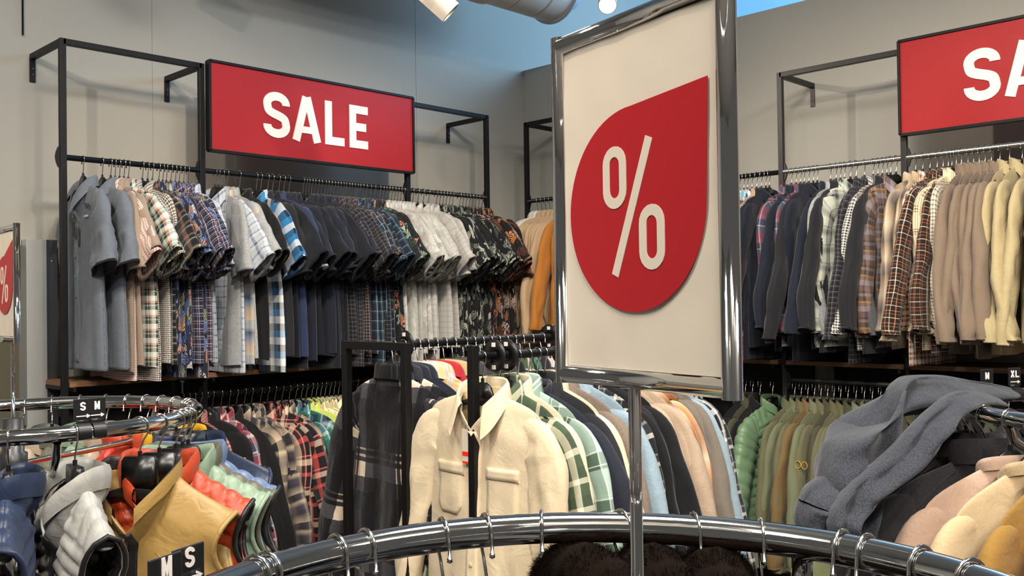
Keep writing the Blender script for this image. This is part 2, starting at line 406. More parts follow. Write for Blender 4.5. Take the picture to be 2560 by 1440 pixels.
def garment_parts(p):
    out = make_body(p, *((26, 30) if not p['puff'] else (90, 120)) if not p.get('fine') else (44, 60))
    if not p['vest']:
        for s_ in (-1, 1): out += make_sleeve(p, s_)
    if p['collar']: out += make_collar(p)
    zt = p['zs']-p['dip']
    if p['placket']: out.append(('placket', surf_patch(p, -.017, .017, zt-.006, p['L']+.03, .004, 4, 30).mesh('placket'), 'placket'))
    for k in range(p['buttons']):
        z = zt-.03-k*.085; S, _ = body_fn(p); q = V(surf_patch(p, -.004, .004, z, z-.008, .007, 2, 2).v[12]) if True else None
        mb = MB(); mb.lathe([(0, -.0015), (.0055, -.0015), (.006, 0), (.0055, .0015), (.003, .001), (0, .001)], 12, Matrix.Rotation(PI/2, 3, 'X'), c=q)
        out.append(('button', mb.mesh('button'), 'button'))
    if p['pockets']:
        for s_ in (-1, 1):
            x0, x1 = sorted((s_*.05, s_*.155))
            out.append(('pocket', surf_patch(p, x0, x1, -.315, -.445, .0042, 8, 12, .001, .35).mesh('pocket'), 'main'))
            out.append(('pocket_flap', surf_patch(p, x0-.004, x1+.004, -.300, -.332, .0062, 8, 3, 0).mesh('pocket_flap'), 'main'))
    if p['seam']:
        S, _ = body_fn(p)
        for s_ in (-1, 1):
            mb = MB(); mb.tube([S(1, s_*(.36+.58*k/12), .035+.10*(k/12)**1.5+.0)+V((0, .001, 0)) for k in range(13)], .0016, 5); out.append(('shoulder_seam', mb.mesh('shoulder_seam'), 'seam'))
    if p.get('yoke'):
        for s_ in (-1, 1):
            pts = []
            for k in range(13):
                f = k/12; x = s_*(.055+.13*f); g = surf_patch(p, x-.001, x+.001, -.285-.11*f, -.286-.11*f, .001, 1, 1); pts.append(V(g.v[len(g.v)//2]))
            mb = MB(); mb.tube(pts, .0013, 5); out.append(('yoke_seam', mb.mesh('yoke_seam'), 'trim'))
    if p.get('zip'):
        out.append(('zip', surf_patch(p, -.012, .012, zt-.0, p['L']+.02, .004, 4, 30).mesh('zip'), 'zip'))
    return out
KINDS = {
    'short': dict(wallside=1, L=-.89), 'long': dict(wallside=1, sl='long', ang=12, slen=.63, sa=.075, L=-.88, buttons=0),
    'cream': dict(sl='long', ang=7, slen=.64, sa=.075, L=-.88, D=.034, dn=.05, sb=.03, pockets=1, buttons=6, fold=.012, fine=1, dip=.11, zs=-.088, zt=-.148, nw=.085, cth=149),
    'grey_short': dict(wallside=1, D=.03, sb=.036, buttons=5, fine=1, ang=26, L=-.90, slen=.27, sa=.095, dip=.12, dn=.05, fold=.014),
    'wool': dict(sl='long', ang=5, slen=.62, sa=.078, L=-.86, D=.034, sb=.036, placket=0, fold=.014, fine=1, hw=.25, zs=-.085, zt=-.15),
    'overshirt': dict(wallside=1, sl='long', ang=16, slen=.64, sa=.080, L=-.84, D=.018, sb=.024, placket=0, zs=-.085, zt=-.16),
    'vest': dict(fl=.02, vest=1, sw=.215, hw=.27, L=-.76, D=.045, dn=.066, puff=(.015, .037), collar='puff', placket=0, zip=1, zs=-.118, zt=-.198, fold=.006, eb=.042, nw=.083, dip=.10),
    'softvest': dict(yoke=1, fl=.025, vest=1, sw=.22, hw=.27, L=-.74, D=.05, dn=.074, collar='tall', placket=0, zip=1, zs=-.122, zt=-.203, fold=.008, eb=.05, nw=.09, dip=.115, fine=1, cth=165),
    'puffer': dict(wallside=1, sl='long', ang=14, slen=.62, sa=.085, sb=.035, D=.03, puff=(.012, .045), collar='puff', placket=0, zip=1, L=-.80),
    'sweat': dict(seam=1, sl='long', ang=16, slen=.62, sa=.085, sb=.034, D=.034, collar='stand', placket=0, fold=.012, L=-.78, zs=-.10, zt=-.18, sw=.23, fine=1, cth=170, dip=.06, dn=.045),
    'knit': dict(sl='long', ang=15, slen=.62, sa=.08, sb=.03, D=.03, collar='crew', placket=0, fold=.010, L=-.78, zs=-.095, zt=-.18, sw=.235),
    'furcoat': dict(sl='long', ang=12, slen=.6, sa=.09, sb=.04, D=.05, collar=None, placket=0, L=-.8, zs=-.095, zt=-.17, fine=1),
}
NAMES = {'short': 'short_sleeved_shirt', 'long': 'long_sleeved_shirt', 'cream': 'long_sleeved_shirt', 'grey_short': 'short_sleeved_shirt', 'wool': 'overshirt',
         'overshirt': 'overshirt', 'vest': 'padded_vest', 'softvest': 'padded_vest', 'puffer': 'padded_jacket', 'sweat': 'sweatshirt', 'knit': 'knitted_jumper', 'furcoat': 'winter_coat'}
CATS = {'short': 'shirt', 'long': 'shirt', 'cream': 'shirt', 'grey_short': 'shirt', 'wool': 'shirt jacket', 'overshirt': 'shirt jacket', 'vest': 'vest', 'softvest': 'vest', 'puffer': 'jacket', 'sweat': 'sweatshirt', 'knit': 'jumper', 'furcoat': 'coat'}
NVAR = {'short': 8, 'long': 8, 'overshirt': 6, 'vest': 3}
PCACHE = {}
def parts_of(kind, var):
    if (kind, var) not in PCACHE:
        p = dict(BASE); p.update(KINDS[kind]); r = random.Random(var*17+len(kind)); p['seed'] = var+len(kind)*.7
        if var and kind in NVAR:
            p['ang'] += r.uniform(-8, 8); p['L'] += r.uniform(-.08, .07); p['hw'] += r.uniform(-.02, .02); p['slen'] += r.uniform(-.02, .03)
            p['bend'] = r.uniform(-.01, .06); p['fwd'] = r.uniform(-.03, .05)
        PCACHE[kind, var] = garment_parts(p)
    return PCACHE[kind, var]
COUNT = {}
def garment(kind, mats, loc, rz, label, group, var=None, sc=1.0):
    if var is None:
        COUNT[kind] = COUNT.get(kind, 0)+1; var = COUNT[kind] % NVAR.get(kind, 1)
    root = thing(NAMES[kind], label, CATS[kind], loc, rz, group)
    root.scale = (sc, 1, 1)
    if isinstance(mats, bpy.types.Material): mats = {'main': mats}
    for nm, me, key in parts_of(kind, var):
        m = mats.get(key, mats.get('main')) if key != 'clin' else mats.get('clin', mats.get('collar', mats.get('main')))
        o = bpy.data.objects.new(nm, me); C.objects.link(o); o.parent = root
        if not me.materials: me.materials.append(m)
        if nm in ('body',) and (KINDS[kind].get('fine') or KINDS[kind].get('vest')):
            if len(me.materials) < 2: me.materials.append(m)
            md = o.modifiers.new('cloth', 'SOLIDIFY'); md.thickness = .004 if not KINDS[kind].get('vest') else .008; md.offset = -1; md.material_offset = 1
            o.material_slots[1].link = 'OBJECT'; o.material_slots[1].material = mats.get('lining', m)
        o.material_slots[0].link = 'OBJECT'; o.material_slots[0].material = m
        if key != 'main' and key in mats and mats[key] is not mats['main']: o['label'] = key_label(nm, mats[key])
    return root
def key_label(nm, m): return m.name.replace('_', ' ')+' '+nm.replace('_', ' ')
# ------------------------------------------------------------ hangers
HCACHE = {}
def hanger_parts(kind, rr):
    if (kind, rr) in HCACHE: return HCACHE[kind, rr]
    R = rr+.003; pts = []; zn = -.072
    pts.append((-R*1.05, 0, -R*1.1))
    for k in range(0, 11):
        a = PI-PI*k/10*1.12; pts.append((R*math.cos(a), 0, R*math.sin(a)))
    pts += [(R*.95, 0, -R*.75), (R*.45, 0, -R*1.5), (.004, 0, -.045), (0, 0, -.055), (0, 0, zn-.01)]
    mb = MB(); mb.tube(pts, .0021, 7); mb.lathe([(0, .004), (.0035, .002), (.0035, -.002), (0, -.004)], 8, c=pts[0])
    hook = mb.mesh('hook'); mb = MB(); n = 24
    if kind == 'shirt':
        L, dr, th, hh = .186, .054, .005, .009
    else: L, dr, th, hh = .206, .070, .010, .013
    rings = []
    for i in range(n+1):
        s_ = -1+2*i/n; a = abs(s_); x = s_*L; z = zn-(.036 if kind == 'shirt' else .062)-dr*a**1.3; wd = th*(1+(1.0*a**4 if kind == 'coat' else 0)); h = hh*(1+.7*math.exp(-(s_*5)**2))*(1-.25*a)
        rings.append([V((x, wd*math.cos(2*PI*j/10), z-h+h*math.sin(2*PI*j/10))) for j in range(10)])
    mb.grid(rings, None, True); b = len(mb.v); mb.face(list(range(10))); mb.face(list(range(b-10, b))[::-1])
    # central plate seen inside the collar
    w_, h_ = (.046, .045) if kind == 'shirt' else (.042, .062)
    pl = [(-w_, zn-.062), (-w_*.92, zn-.035), (-w_*.7, zn-.012), (-w_*.3, zn), (w_*.3, zn), (w_*.7, zn-.012), (w_*.92, zn-.035), (w_, zn-.062), (w_*.6, zn-.06), (0, zn-.054), (-w_*.6, zn-.06)]
    if kind == 'coat': pl = [(-w_, zn-.09), (-w_, zn-.01), (-w_*.85, zn), (w_*.85, zn), (w_, zn-.01), (w_, zn-.09), (w_*.6, zn-.078), (0, zn-.074), (-w_*.6, zn-.078)]
    mb.prism(pl, th*1.7, Matrix.Identity(3)); mb.lathe([(.005, zn+.012), (.005, zn-.004)], 8)
    HCACHE[kind, rr] = [('hook', hook, 'hook'), ('shoulder_bar', mb.mesh('shoulder_bar'), 'bar')]
    return HCACHE[kind, rr]
def hanger(kind, rr, loc, rz, label, group, mat=None):
    root = thing('clothes_hanger', label, 'clothes hanger', loc, rz, group)
    for nm, me, key in hanger_parts(kind, rr):
        if not me.materials: me.materials.append(STEEL if key == 'hook' else PLAST)
        o = bpy.data.objects.new(nm, me); C.objects.link(o); o.parent = root
        if mat and key == 'bar': o.material_slots[0].link = 'OBJECT'; o.material_slots[0].material = mat
    return root
ORD = ['', 'first', 'second', 'third', 'fourth', 'fifth', 'sixth', 'seventh', 'eighth', 'ninth', 'tenth', 'eleventh', 'twelfth', '13th', '14th', '15th', '16th']+['%dth' % i for i in range(17, 41)]
NUM = ['', 'one', 'two', 'three', 'four', 'five', 'six', 'seven', 'eight', 'nine', 'ten', '11', '12', '13', '14', '15', '16']+[str(i) for i in range(17, 41)]
def row(items, where, pos, rz, rr, group, hk='shirt', jig=5, seed=1, order='left', mir=1, twist=0):
    """items: (px, spec); pos(px) -> rail point"""
    rng = random.Random(seed); items = sorted(items, key=lambda q: q[0]); tot = {}; seen = {}
    for px, s_ in items: s_ = s_.rstrip('!'); tot[SPEC[s_][2]] = tot.get(SPEC[s_][2], 0)+1
    for px, s_ in items:
        tw_ = 0
        if s_.endswith('!'): s_ = s_[:-1]; tw_ = (16 if mir > 0 else -16)
        kind, mats, desc = SPEC[s_][:3]; seen[desc] = seen.get(desc, 0)+1
        if tot[desc] > 1:
            lab = '%s, %s of %s from the %s, %s' % (desc, ORD[seen[desc]], NUM[tot[desc]], order, where)
            hl = 'hanger of %s %s from %s, %s' % (ORD[seen[desc]], desc, order, where)
        else: lab = '%s hanging on the %s' % (desc, where); hl = 'black hanger holding the %s, %s' % (desc, where)
        P = pos(px); r = rz+math.radians(twist+tw_+rng.uniform(-jig, jig)); opt = SPEC[s_][3] if len(SPEC[s_]) > 3 else {}
        if callable(rz): pass
        garment(kind, mats, P, r, lab, group, opt.get('var'), mir*opt.get('sc', rng.uniform(.95, 1.05)))
        hanger(opt.get('hk', hk), rr, P, r, hl, 'hangers, '+group)
# ------------------------------------------------------------ the room
WX, WY = 4.745, 4.51
FX, FY = 4.395, 4.155       # front planes of the wall racks
WALL = wallmat('painted_wall', 'aaa79e'); BLUEW = wallmat('upper_wall', 'c9d2d8'); CEIL = wallmat('ceiling_paint', 'b9bcbc')
FLOORM = wallmat('grey_vinyl_floor', '55514e', .5)
DARKP = hard('charcoal_panel', '232122', .7, bump=.05); WOOD = None
def woodmat():
    t = NT('walnut_board'); mp = t.new('ShaderNodeMapping'); t.l(t.coord(), mp.inputs[0]); mp.inputs['Scale'].default_value = (2, 2, 30)
    t.l(t.ramp(t.noise(6, 5, mp.outputs[0], 1.5), [(.3, '6b4a33'), (.7, '9b7350')], False), t.b.inputs[0]); t.b.inputs['Roughness'].default_value = .55; return t.mat
WOOD = woodmat()
m = MB(); m.box((1.5, 1.5, -.05), (11, 9, .1)); structure('floor', m, FLOORM)
# left wall with the opening at its left end; a groove between its boards
m = MB(); OX0, OX1, OZ = .85, 1.552, 1.855
def slab(m, x0, x1, z0, z1, y=WY, th=.12): m.box(((x0+x1)/2, y+th/2, (z0+z1)/2), (x1-x0, th, z1-z0))
slab(m, -3, OX0, 0, OZ); slab(m, -3, OX1, OZ, 4.3)
for a, b in ((OX1, 2.094), (2.097, 3.78), (3.783, 6.6)): slab(m, a, b, 0, 4.3)
slab(m, 2.05, 2.14, 0, 4.3, WY+.003); slab(m, 3.7, 3.82, 0, 4.3, WY+.003)
structure('wall_left', m, WALL)
m = MB(); y0, y1, z0, z1 = -1.6, WY, 3.15, 3.15; b = len(m.v)
for x in (WX, WX+.12): m.v += [(x, y0, 0), (x, y1, 0), (x, y1, z1), (x, y0, z0)]
for q in ((0, 1, 2, 3), (7, 6, 5, 4), (3, 2, 6, 7), (0, 3, 7, 4), (1, 5, 6, 2)): m.face(list(q))
structure('wall_right', m, WALL)
m = MB(); m.box((6.66, 1.5, 1.5), (.12, 6.2, 3.0)); m.box((6.66, 1.5, 4.25), (.12, 6.2, .1)); structure('wall_back', m, BLUEW)
m = MB(); m.box((6.64, 1.5, 3.6), (.02, 6.1, 1.2)); structure('window_1', m, hard('blue_daylight_glass', '7db9ea', .3, emis=.75))
m = MB(); m.box((1.8, 1.5, 4.35), (9.8, 6.3, .1)); structure('ceiling', m, CEIL)
# room beyond the opening
m = MB(); m.box((.6, 7.9, 1.6), (4.2, .1, 3.2)); structure('wall_beyond', m, wallmat('cream_wall', 'd9d0b4'))
light('AREA', 'fitting_light', (.5, 6.2, 3.0), (.8, 6.8, 0), 40, (1, .9, .72), shape='SQUARE', size=.6)
m = MB(); m.box((.5, 6.2, 3.03), (.62, .62, .04)); tag(m.build('ceiling_lamp', WHITE), 'square white ceiling lamp in the room beyond the opening', 'ceiling lamp')
# silver frame round the opening
SILV = hard('brushed_silver', 'a3a5a3', .45, .25); m = MB(); m.box((OX1-.03, WY-.045, OZ/2), (.075, .09, OZ)); m.box(((OX0+OX1)/2, WY-.02, OZ-.01), (OX1-OX0, .04, .03))
fr = thing('opening_frame', 'silver post and thin top bar framing the opening at far left', 'door frame', (OX1, WY, 0))
m2 = MB(); m2.box((-.035, -.05, OZ/2), (.085, .1, OZ)); m2.build('silver_post', SILV, fr, False, bevel=.002)
m2 = MB(); m2.box((.03, -.05, OZ/2), (.045, .1, OZ)); m2.build('dark_edge', hard('dark_edge_metal', '34383b', .5, .3), fr, False)
m2 = MB(); m2.box((-(OX1-OX0)/2-.04, -.02, OZ-.012), (OX1-OX0-.08, .04, .024)); m2.build('top_bar', WHITE, fr, False)
m2 = MB(); m2.lathe([(0, .003), (.006, .002), (.006, 0), (0, 0)], 10, Matrix.Rotation(PI/2, 3, 'X'), c=(.03, -.1, 1.76)); m2.build('screw', STEEL, fr)
# ------------------------------------------------------------ wall racks
def wall_rack(name, label, org, rz, posts, side, beams, arms, railm, framem, shelf=True, lower=True, group=None, ext=0):
    """org at the foot of the first post; local x runs along the rail, +y towards the wall"""
    r = thing('clothes_rack', label, 'clothes rack', org, rz, group); H = 2.695; d = .355; b = .026
    for x in posts:
        q = MB(); q.box((x, 0, H/2), (b, b, H)); po = q.build('post', framem, r, False, bevel=.002)
        for z in (2.19, 1.138):
            if (x+side*.01) < posts[0] and False: continue
            q = MB(); pl = [(0, -.048), (.008, -.042), (.016, -.02), (.019, 0), (.016, .02), (.008, .042), (0, .048)]; pl = pl if side > 0 else pl[::-1]
            q.prism([(side*(u+b/2-.001)+x, v_+z) for u, v_ in pl], .012, Matrix.Identity(3)); q.build('rail_clip', framem, po, False)
    for a, c in beams:
        q = MB(); q.box(((a+c)/2, 0, H-b/2), (c-a, b, b)); q.build('top_beam', framem, r, False, bevel=.002)
    for x in arms:
        q = MB(); q.box((x, d/2, H-b/2), (b*.9, d-.004, b)); ar = q.build('wall_arm', framem, r, False, bevel=.002)
        q = MB(); q.box((x, d-.006, H-.07), (b*.9, .010, .11)); q.build('wall_plate', framem, ar, False)
        q = MB()
        for z in (H-.066, H-.092): q.lathe([(0, 0), (.004, 0), (.003, .003), (0, .004)], 8, Matrix.Rotation(PI/2, 3, 'X'), c=(x, d-.011, z))
        q.build('screws', STEEL, ar)
    for z in (2.19, 1.138) if lower else (2.19,):
        q = MB(); q.tube([(posts[0], 0, z), (max(ext, posts[-1]), 0, z)], .0125, 14); q.build('hanging_rail', railm if z > 2 else framem, r)
    if shelf:
        for a, c in zip((posts+[ext] if ext else posts)[:-1], (posts+[ext] if ext else posts)[1:]):
            q = MB(); q.box(((a+c)/2, .16, 1.226), (c-a-.03, .36, .022)); q.build('wooden_shelf', WOOD, r, False, bevel=.001)
            for x in (a+.02, c-.02):
                q = MB(); q.box((x, .14, 1.207), (.012, .40, .016)); q.build('shelf_bracket', framem, r, False)
        for a, c in zip((posts+[ext] if ext else posts)[:-1], (posts+[ext] if ext else posts)[1:]):
            q = MB(); q.box(((a+c)/2+(.05 if a == posts[0] else 0), d-.02, .60), (c-a-.004-(.1 if a == posts[0] else 0), .02, 1.19)); q.build('back_panel', DARKP, r, False)
    return r
LP = [0, .63, 1.875, 2.50]
wall_rack('wall_clothes_rack', 'black metal clothes rack fixed along the left wall under the red sale sign', (1.537, FY, 0), 0, LP, -1,
          [(0, .63), (1.875, 2.5)], [0, .63, 2.5], BLACK, BLACK)
# right wall: local x runs towards -Y, +y local must point to +X : rz=-90
RAILC = hard('nickel_rail', 'a9a59c', .25, .9)
wall_rack('wall_clothes_rack', 'dark grey metal clothes rack on the right wall under the cropped red sign', (FX, 2.375, 0), -PI/2, [0, .62, 1.865, 2.49], 1,
          [(0, .62), (1.865, 2.49)], [0, .62, 1.865, 2.49], RAILC, GREYM)
wall_rack('wall_clothes_rack', 'black metal clothes rack in the corner behind the percent sign', (FX, 4.155, 0), -PI/2, [0, .62], 1,
          [(0, .62)], [0, .62], BLACK, BLACK, ext=1.765)
# ------------------------------------------------------------ lettering
def stroke(pts, w, t, M, mb, closed=False):
    """flat slab along a 2D polyline, mitred"""
    K = len(pts); L = []; Rr = []
    for i in range(K):
        p = V(pts[i]); a = V(pts[i-1]) if (i > 0 or closed) else None; c = V(pts[(i+1) % K]) if (i < K-1 or closed) else None
        t1 = (p-a).normalized() if a else (c-p).normalized(); t2 = (c-p).normalized() if c else t1
        n1 = V((-t1.y, t1.x)); n2 = V((-t2.y, t2.x)); n = (n1+n2); n = n.normalized() if n.length > 1e-6 else n1
        k = w/2/max(.35, n.dot(n1)); L.append(p+n*k); Rr.append(p-n*k)
    rows = []
    for y in (-t/2, t/2): pass
    seq = list(range(K))+([0] if closed else [])
    G = [[M @ V((L[i].x, -t/2, L[i].y)), M @ V((Rr[i].x, -t/2, Rr[i].y)), M @ V((Rr[i].x, t/2, Rr[i].y)), M @ V((L[i].x, t/2, L[i].y))] for i in seq]
    b = len(mb.v); mb.grid(G, None, True)
    if not closed: mb.face([b+3, b+2, b+1, b]); e = b+4*(len(seq)-1); mb.face([e, e+1, e+2, e+3])
def arc(cx, cy, rx, ry, a0, a1, n=10): return [(cx+rx*math.cos(math.radians(a0+(a1-a0)*i/n)), cy+ry*math.sin(math.radians(a0+(a1-a0)*i/n))) for i in range(n+1)]
def glyph(ch, x, z, w, h, s, t, M, mb):
    """condensed bold capitals; x,z lower left, w,h outer size, s stroke"""
    cnt = [0]
    def f(pts, c=False, ww=None): cnt[0] += 1; stroke([(x+a, z+b) for a, b in pts], ww or s, t*(1+.12*cnt[0]), M, mb, c)
    k = s/2
    if ch == 'S':
        r = (w-s)/2; ry = min(r, h*.17); y1 = h-k-ry; y0 = k+ry
        mid = crom([(k, y1), (k+.05*w, h*.60), (w*.34, h*.535), (w*.66, h*.465), (w-k-.05*w, h*.40), (w-k, y0)], 4)
        f([(w-k, h*.72)]+arc(w/2, y1, r, ry, 0, 180, 12)[:-1]+[tuple(q) for q in mid]+arc(w/2, y0, r, ry, 0, -180, 12)[1:]+[(k, h*.28)])
    elif ch == 'A':
        f([(k*.85, 0), (w/2, h)] if False else [(k*.9, 0), (w/2-k*.15, h)]); f([(w-k*.9, 0), (w/2+k*.15, h)]); f([(w*.24, h*.26), (w*.76, h*.26)], ww=s*.8)
    elif ch == 'L': f([(k, h), (k, k), (w, k)])
    elif ch == 'E': f([(w, h-k), (k, h-k), (k, k), (w, k)]); f([(k, h/2), (w*.9, h/2)])
    elif ch == 'M': f([(k, 0), (k, h-.0), ] ); f([(w-k, 0), (w-k, h)]); f([(k, h*.97), (w/2, h*.25), (w-k, h*.97)], ww=s*.85)
    elif ch == 'X': f([(k, 0), (w-k, h)]); f([(w-k, 0), (k, h)])
    elif ch == '>': f([(0, 0), (w, 0)]); f([(w-h, h*.6), (w, 0), (w-h, -h*.6)])
    elif ch == '<': f([(0, 0), (w, 0)]); f([(h, h*.6), (0, 0), (h, -h*.6)])
    elif ch == '0': r = w/2-k; f(arc(w/2, h-k-r, r, r, 0, 180, 10)+arc(w/2, k+r, r, r, 180, 360, 10), True)
def sale_sign(label, org, rz, W, H):
    r = thing('sale_sign', label, 'sign', org, rz, 'red sale signs above the wall rails')
    q = MB(); q.box((W/2, 0, H/2), (W-.004, .028, H-.004)); q.build('panel', RED, r, False)
    for nm, a, b in (('frame_edge', (0, -.003, H), (W, -.003, H)), ('frame_edge', (0, -.003, 0), (W, -.003, 0)), ('frame_edge', (0, -.003, 0), (0, -.003, H)), ('frame_edge', (W, -.003, 0), (W, -.003, H))):
        q = MB(); q.bar(a, b, .038 if a[2] != b[2] else .038, .012, up=(0, 0, 1) if a[2] == b[2] else (1, 0, 0)); q.build(nm, BLACK, r, False)
    h = .228; ws = [.150, .166, .120, .120]; gap = .030; tot = sum(ws)+gap*2.4; x = W*.483-tot/2; z = H/2-h/2
    for ch, wd, g in zip('SALE', ws, (.016, .028, .034, 0)):
        q = MB(); glyph(ch, x, z, wd, h, .043, .004, Matrix.Translation((0, -.0165, 0)), q); q.build('letter', WHITE, r, False); x += wd+g
    return r
sale_sign('red SALE sign on the left wall rack', (2.187, FY-.03, 2.283), 0, 1.235, .423)
sale_sign('red SALE sign cut off at the right edge of the view', (FX-.03, 1.754, 2.29), -PI/2, 1.235, .43)
# ------------------------------------------------------------ ceiling pieces
q = MB(); prof = []; X0, X1 = 2.2, 4.30
n = 300
for i in range(n+1):
    x = X0+(X1-X0)*i/n; k = (x*4.6) % 1; prof.append((.2+-.007*(1 if k < .07 else 0)+(.012 if abs(x-3.72) < .035 else 0), x))
Mx = Matrix(((0, 0, 1), (0, 1, 0), (-1, 0, 0)))
duct = thing('air_duct', 'white ribbed round air duct under the ceiling', 'air duct', (0, 3.83, 3.46))
DUCTM = hard('duct_white', 'd2cdc4', .5, .1)
q.lathe(prof, 40, Mx); q.build('duct_pipe', DUCTM, duct)
q = MB(); q.lathe([(.2, X1), (.215, X1+.005), (.215, X1+.02), (0, X1+.02)], 40, Mx); q.lathe([(.11, X1+.02), (.11, X1+.16), (0, X1+.16)], 28, Mx); q.build('duct_end_cap', hard('blue_grey_metal', 'a9b6be', .5, .2), duct)
for x in (2.9, 4.35):
    q = MB(); q.tube([(x, 0, .2), (x, 0, .84)], .004, 6); q.build('suspension_rod', STEEL, duct)
def spot_fixture(loc, aim, label, group, on=True):
    d = (V(aim)-V(loc)).normalized(); r = thing('track_spotlight', label, 'spotlight', loc, 0, group)
    M = d.to_track_quat('-Z', 'Y').to_matrix(); R = .052
    q = MB(); q.lathe([(0, .155), (R, .155), (R, .0), (R-.004, -.002), (R-.006, .006), (R-.006, .012)], 48, M)
    for k in range(7):
        q.lathe([(R+.0005, .118-k*.007), (R-.004, .1165-k*.007), (R+.0005, .115-k*.007)], 24, M)
    q.build('lamp_housing', hard('spot_white', 'cfc8bb', .45), r, False)
    q = MB(); q.lathe([(0, .008), (R-.007, .008)], 24, M); q.build('lens', hard('lit_lamp_lens', 'fff2dc', .4, emis=22.) if on else hard('unlit_lens', '3a3a38', .2), r)
    q = MB(); top = M @ V((0, 0, .11)); q.tube([top, top+V((0, 0, .12)), V((top.x, top.y, 4.3-loc[2]))], .008, 8); q.build('stem', WHITE, r)
for i, (p, a, e, cn) in enumerate(SPOTS):
    lab = 'lit white spotlight hanging above the percent sign' if i == 10 else 'white ceiling spotlight above the aisle, %s along the track' % ORD[i+1]
    spot_fixture(p, a, lab, 'track spotlights')
pt = at_t(1127, 31, 4.1); spot_fixture((pt.x, pt.y, pt.z), at_t(1190, 88, 4.12), 'white cylindrical spotlight seen from behind at the top edge', 'track spotlights', on=False)
for k, (p, e) in enumerate(FILL_PANELS):  # glowing bodies of the added fill lights, for chrome to reflect
    q = MB(); q.box((0, 0, 0), (1.24, .64, .05)); r = q.build('fill_panel', hard('glowing_fill_panel', 'fff4e4', .5, emis=3.), None, False, loc=p)
    tag(r, 'added white fill-light panel under the ceiling, out of view, %s of four' % ORD[k+1], 'panel lamp', 'added fill-light panels')
a = on_y(57, 88, WY-.012); q = MB(); q.tube([(a.x, a.y, a.z), (a.x, a.y, 4.3)], .004, 6); tag(q.build('cable', BLACK), 'thin black cable running down the wall at far left', 'cable')
# ------------------------------------------------------------ fabrics
M_ = {}
def reg(k, m): M_[k] = m; return m
chamb = heather('grey_blue_chambray', '4a505a', '7d858f', 800); navytrim = plain('dark_navy_trim', '1d1f27')
beige = plain('taupe_beige', '9a8979'); pinkchk = plaid('pink_and_white_micro_check', [(0, 'e9ddd2'), (.5, 'a96e66')], .010)
gwp = plaid('green_and_white_plaid', [(0, 'dfe6dc'), (.35, '2b3730'), (.6, '8fae9b'), (.72, '14161a'), (.85, 'c98f7c')], .06)
boucle = plaid('black_and_white_boucle', [(0, 'd8d0c4'), (.5, '26262a')], .009, fuzzy=.006)
tartan = plaid('black_and_green_tartan', [(0, '121417'), (.45, '3c5148'), (.55, 'bfc9b8'), (.6, '17191d'), (.85, '7d5b50')], .07)
trop = printed('blue_and_peach_tropical_print', '1c2133', ['5a70a6', 'c1967c', 'cfc8c0', '6f82b4', 'a87c66', '2a3350', '8fa2c8', '8b8a62', '1f2740', '44568a'], 34, .62)
navychk = plaid('navy_and_peach_check', [(0, '20253d'), (.35, '20253d'), (.36, 'c59a80'), (.44, '20253d'), (.62, '4c5f9b'), (.72, 'e3ddd6'), (.78, '20253d')], .034)
whitechk = plaid('white_and_blue_check', [(0, 'b9bec4'), (.4, '90a6c0'), (.5, 'c5c9cc'), (.85, '44597c')], .05)
ombre = plaid('beige_and_blue_blurred_plaid', [(0, 'e0c9a4'), (.3, 'd8b88d'), (.5, '7b8da6'), (.65, '2c3a55'), (.8, 'b9b9b5')], .16, soft=True)
lgrey = heather('light_grey', '8a8c8e', 'b2b3b3'); black = plain('black', '101013', var=.2); charc = plain('charcoal', '212126')
buff = plaid('blue_and_white_buffalo_check', [(0, 'f0f2f2'), (.34, '2f7fb8'), (.67, '1a2536')], .10)
navy = plain('navy', '181e2c'); navyd = plain('dark_navy', '11151f'); wstripe = plain('white_stripe', 'd9dbe0'); navyb = plain('navy_blue', '2b3758')
dchk = plaid('black_and_grey_check', [(0, '15151a'), (.5, '2c2c34'), (.8, '8f8a8a'), (.86, '15151a')], .022)
brchk = plaid('small_brown_and_white_check', [(0, '241f26'), (.6, '241f26'), (.62, 'b9a89a'), (.72, '241f26')], .016)
tealchk = plaid('navy_and_teal_check', [(0, '141c2b'), (.4, '1f4054'), (.6, '9fb6bd'), (.65, '141c2b')], .05)
dflor = printed('dark_green_floral_print', '12151a', ['4f7a66', 'b9765a', '2c3b38', '8aa08c', '1a1e22'], 22, .55)
pale = printed('pale_grey_leaf_print', 'aaa9a4', ['8f938e', 'bdbbb4', 'a9b2a8', 'c9c9c2'], 34, .55)
palestr = plaid('white_and_grey_stripe', [(0, 'b4b1ab'), (.6, 'b4b1ab'), (.62, 'a9a8a8'), (.8, '9b9994')], .03)
blkleaf = printed('black_and_white_leaf_print', '121316', ['9aa092', '6d7468', 'b9bcae', '3a3f3a'], 30, .5)
brleaf = printed('black_and_rust_leaf_print', '141214', ['a2562c', 'b3948c', '5a3522', '8b7a74', 'bc7b45'], 24, .55)
offw = plain('off_white', 'cfcac0'); tan = plain('tan', 'bfa27f'); orange = plain('orange', 'b8762f'); white = plain('white', 'dddbd5')
